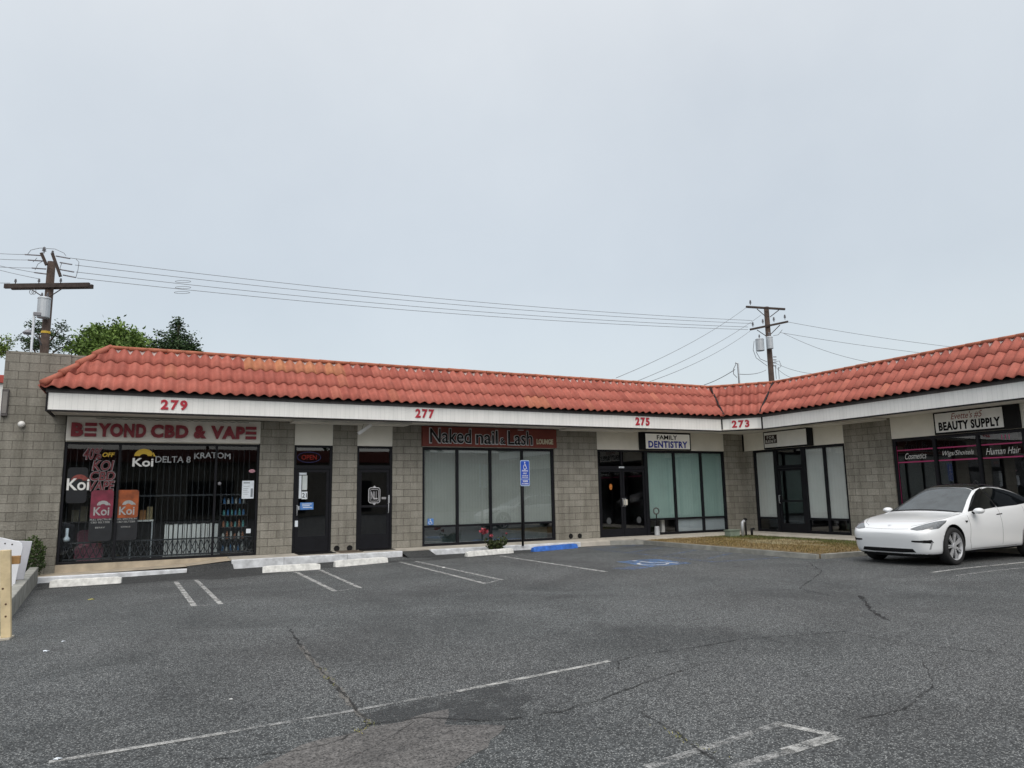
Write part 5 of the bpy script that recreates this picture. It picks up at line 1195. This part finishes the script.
for s_ in (1, -1):
    sd_ = (0, -s_, 0)
    patch([(.76, 0, .930), (.55, 0, 1.035), (.22, 0, 1.205), (-.04, 0, 1.312), (-.26, 0, 1.362), (-.26, 0, .985)], sd_, 'side_window', m_cg, .004)
    patch([(-.31, 0, .988), (-.31, 0, 1.368), (-.60, 0, 1.372), (-.90, 0, 1.350), (-1.25, 0, 1.305), (-1.6, 0, 1.228), (-1.92, 0, 1.118), (-1.80, 0, 1.066), (-1.1, 0, 1.018)], sd_, 'side_window', m_cg, .004)
    patch([(-.258, 0, 1.362), (-.312, 0, 1.368), (-.312, 0, .988), (-.258, 0, .986)], sd_, 'door_pillar', m_dark, .003, 8, 4)
    patch([(2.20, .47*s_, .640), (2.17, .60*s_, .600), (2.05, .77*s_, .605), (1.88, .87*s_, .650), (1.66, .885*s_, .76), (1.58, .87*s_, .80), (1.75, .79*s_, .775), (2.0, .63*s_, .715)], (-.72, -.55*s_, -.42), 'headlight', m_lens, .004)
    patch([(-2.25, .86*s_, .98), (-2.05, .9*s_, .93), (-2.1, .88*s_, .84), (-2.34, .70*s_, .86), (-2.36, .5*s_, .93)], (.7, -.6*s_, 0), 'tail_light', m_tail, .004)
    o = patch([(2.20, .50*s_, .425), (2.20, .50*s_, .455), (2.05, .815*s_, .47), (2.02, .835*s_, .42), (2.05, .80*s_, .405)], (-.85, -.45*s_, 0), 'fog_slot', m_dark, .003, 8, 12)
    patch([(2.05, .80*s_, .43), (2.04, .825*s_, .43), (2.06, .785*s_, .30), (2.08, .76*s_, .30)], (-.8, -.6*s_, 0), 'air_curtain', mat('bumper_shade', (.30, .31, .32), .4, var=0), .003, 8, 4)
    for X0, X1 in ((-.15, -.37), (-1.22, -1.44)): patch([(X0, 0, .868), (X1, 0, .878), (X1, 0, .858), (X0, 0, .850)], sd_, 'door_handle', m_cg, .005, 4, 8)
    patch([(1.02, 0, .775), (.91, 0, .775), (.93, 0, .755), (.99, 0, .735)], sd_, 'side_camera', m_dark, .006, 4, 8)
    seam([(.88, 0, .875), (.86, 0, .70), (.90, 0, .42), (.86, 0, .26)], sd_); seam([(-.285, 0, .985), (-.29, 0, .60), (-.28, 0, .27)], sd_); seam([(-1.25, 0, 1.0), (-1.22, 0, .75), (-1.05, 0, .5), (-1.02, 0, .27)], sd_); seam([(.86, 0, .262), (-1.02, 0, .268)], sd_)
    seam([(2.12, .46*s_, 0), (1.98, .62*s_, 0), (1.6, .80*s_, 0), (1.1, .80*s_, 0), (.95, .79*s_, 0)], (0, 0, -1), .003)
    patch([(.84, 0, .235), (-1.02, 0, .245), (-1.02, 0, .205), (.84, 0, .195)], sd_, 'sill_trim', m_dark, .003, 4, 24)
    mr = MB(); c = W(.66, .995*s_, .945)                      # mirror housing and arm
    for q in range(9):
        pass
    mr.lathe([(0, -.115), (.05, -.105), (.074, -.05), (.08, .02), (.072, .06), (.0, .062)], c, (-.22, s_*.0, 0), 18)
    for v in mr.v: v.y = c.y+(v.y-c.y)*1.15; v.z = c.z+(v.z-c.z)*.72
    mo = mr.build('mirror', m_car, car, smooth=True); MB().tube([W(.64, .84*s_, .905), W(.64, .93*s_, .925)], .028, 8, .022).build('mirror_arm', m_dark, mo, smooth=True)
g = []
patch([(.93, -.805, 0), (.93, .805, 0), (.43, .645, 0), (.03, .55, 0), (.03, -.55, 0), (.43, -.645, 0)], (0, 0, -1), 'windshield', m_ws, .004, 16, 20)
patch([(.015, -.555, 0), (.015, .555, 0), (-.45, .54, 0), (-1.05, .52, 0), (-1.05, -.52, 0), (-.45, -.54, 0)], (0, 0, -1), 'glass_roof', m_cg, .004, 16, 20)
patch([(-1.08, -.52, 0), (-1.08, .52, 0), (-1.9, .55, 0), (-1.9, -.55, 0)], (0, 0, -1), 'rear_window', m_cg, .004, 12, 16)
patch([(2.3, -.58, .240), (2.3, -.53, .305), (2.3, .53, .305), (2.3, .58, .240), (2.3, .3, .235), (2.3, -.3, .235)], (-1, 0, 0), 'lower_grille', m_dark, .004, 8, 24)
seam([(2.3, -.48, .655), (2.3, -.2, .645), (2.3, .2, .645), (2.3, .48, .655)], (-1, 0, 0), .003)
patch([(2.10, -.035, 0), (2.10, .035, 0), (2.12, .02, 0), (2.15, .008, 0), (2.15, -.008, 0), (2.12, -.02, 0)], (0, 0, -1), 'hood_emblem', m_rim, .005, 6, 4)
patch([(.97, -.70, 0), (.97, .70, 0), (.92, .795, 0), (.92, -.795, 0)], (0, 0, -1), 'wiper_cowl', m_dark, .006, 3, 20)
MB().box(W, 1.6, 2.08, -.66, .66, .15, .185).build('front_splitter', m_well, car)
# wheels
def wheel():
    t_ = MB(); wd = .118
    t_.lathe([(.245, -wd*.9), (.285, -wd), (.318, -wd*.92), (.333, -wd*.65), (.335, 0), (.333, wd*.65), (.318, wd*.92), (.285, wd), (.245, wd*.9)], (0, 0, 0), (0, 1, 0), 48)
    return t_
wh = thing('wheel', '', '', (0, 0, 0)); 
for k in ('label', 'category'):
    if k in wh: del wh[k]
bpy.data.objects.remove(wh)
def make_wheel(ax_, s_):
    tm = wheel(); c = W(ax_, .80*s_, WR)
    for v in tm.v: v += c
    o = tm.build('wheel', m_tyre, car, smooth=True)
    rm = MB(); rm.lathe([(.258, .098), (.252, .108), (.238, .100), (.225, .06), (.22, -.08)], (0, 0, 0), (0, s_, 0), 48)
    for k in range(7):
        a = 2*math.pi*k/7; 
        for da in (-.10, .10):
            i0 = Vector((math.cos(a+da*1.4), math.sin(a+da*1.4)))*.055; i1 = Vector((math.cos(a+da), math.sin(a+da)))*.235
            tn = Vector((-math.sin(a), math.cos(a))); w0, w1 = .010, .012
            q = [(i0-tn*w0, .085), (i0+tn*w0, .085), (i1+tn*w1, .092), (i1-tn*w1, .092)]
            top = [W(p.x, h*s_, p.y) for p, h in q]; bot = [W(p.x, (h-.03)*s_, p.y) for p, h in q]; nn = len(rm.v); rm.v += top+bot
            for f in ((0, 1, 2, 3), (4, 7, 6, 5), (0, 4, 5, 1), (1, 5, 6, 2), (2, 6, 7, 3), (3, 7, 4, 0)): rm.f.append(tuple(nn+x for x in f)); rm.mi.append(0)
    rm.lathe([(0, .094), (.045, .093), (.06, .085), (.065, .05)], (0, 0, 0), (0, s_, 0), 20)
    for v in rm.v: v += c
    rm.build('rim', m_rim, o)
    bk = MB(); bk.lathe([(0, .03), (.235, .03)], c, (0, s_, 0), 32); bk.build('brake_disc', m_well, o)
for ax_ in (AXF, AXR):
    for s_ in (1, -1): make_wheel(ax_, s_)
car.scale = (1., .985, 1.085)
car.location = (15.60, -9.93, -.095); car.rotation_euler = (0, 0, R(182.2))
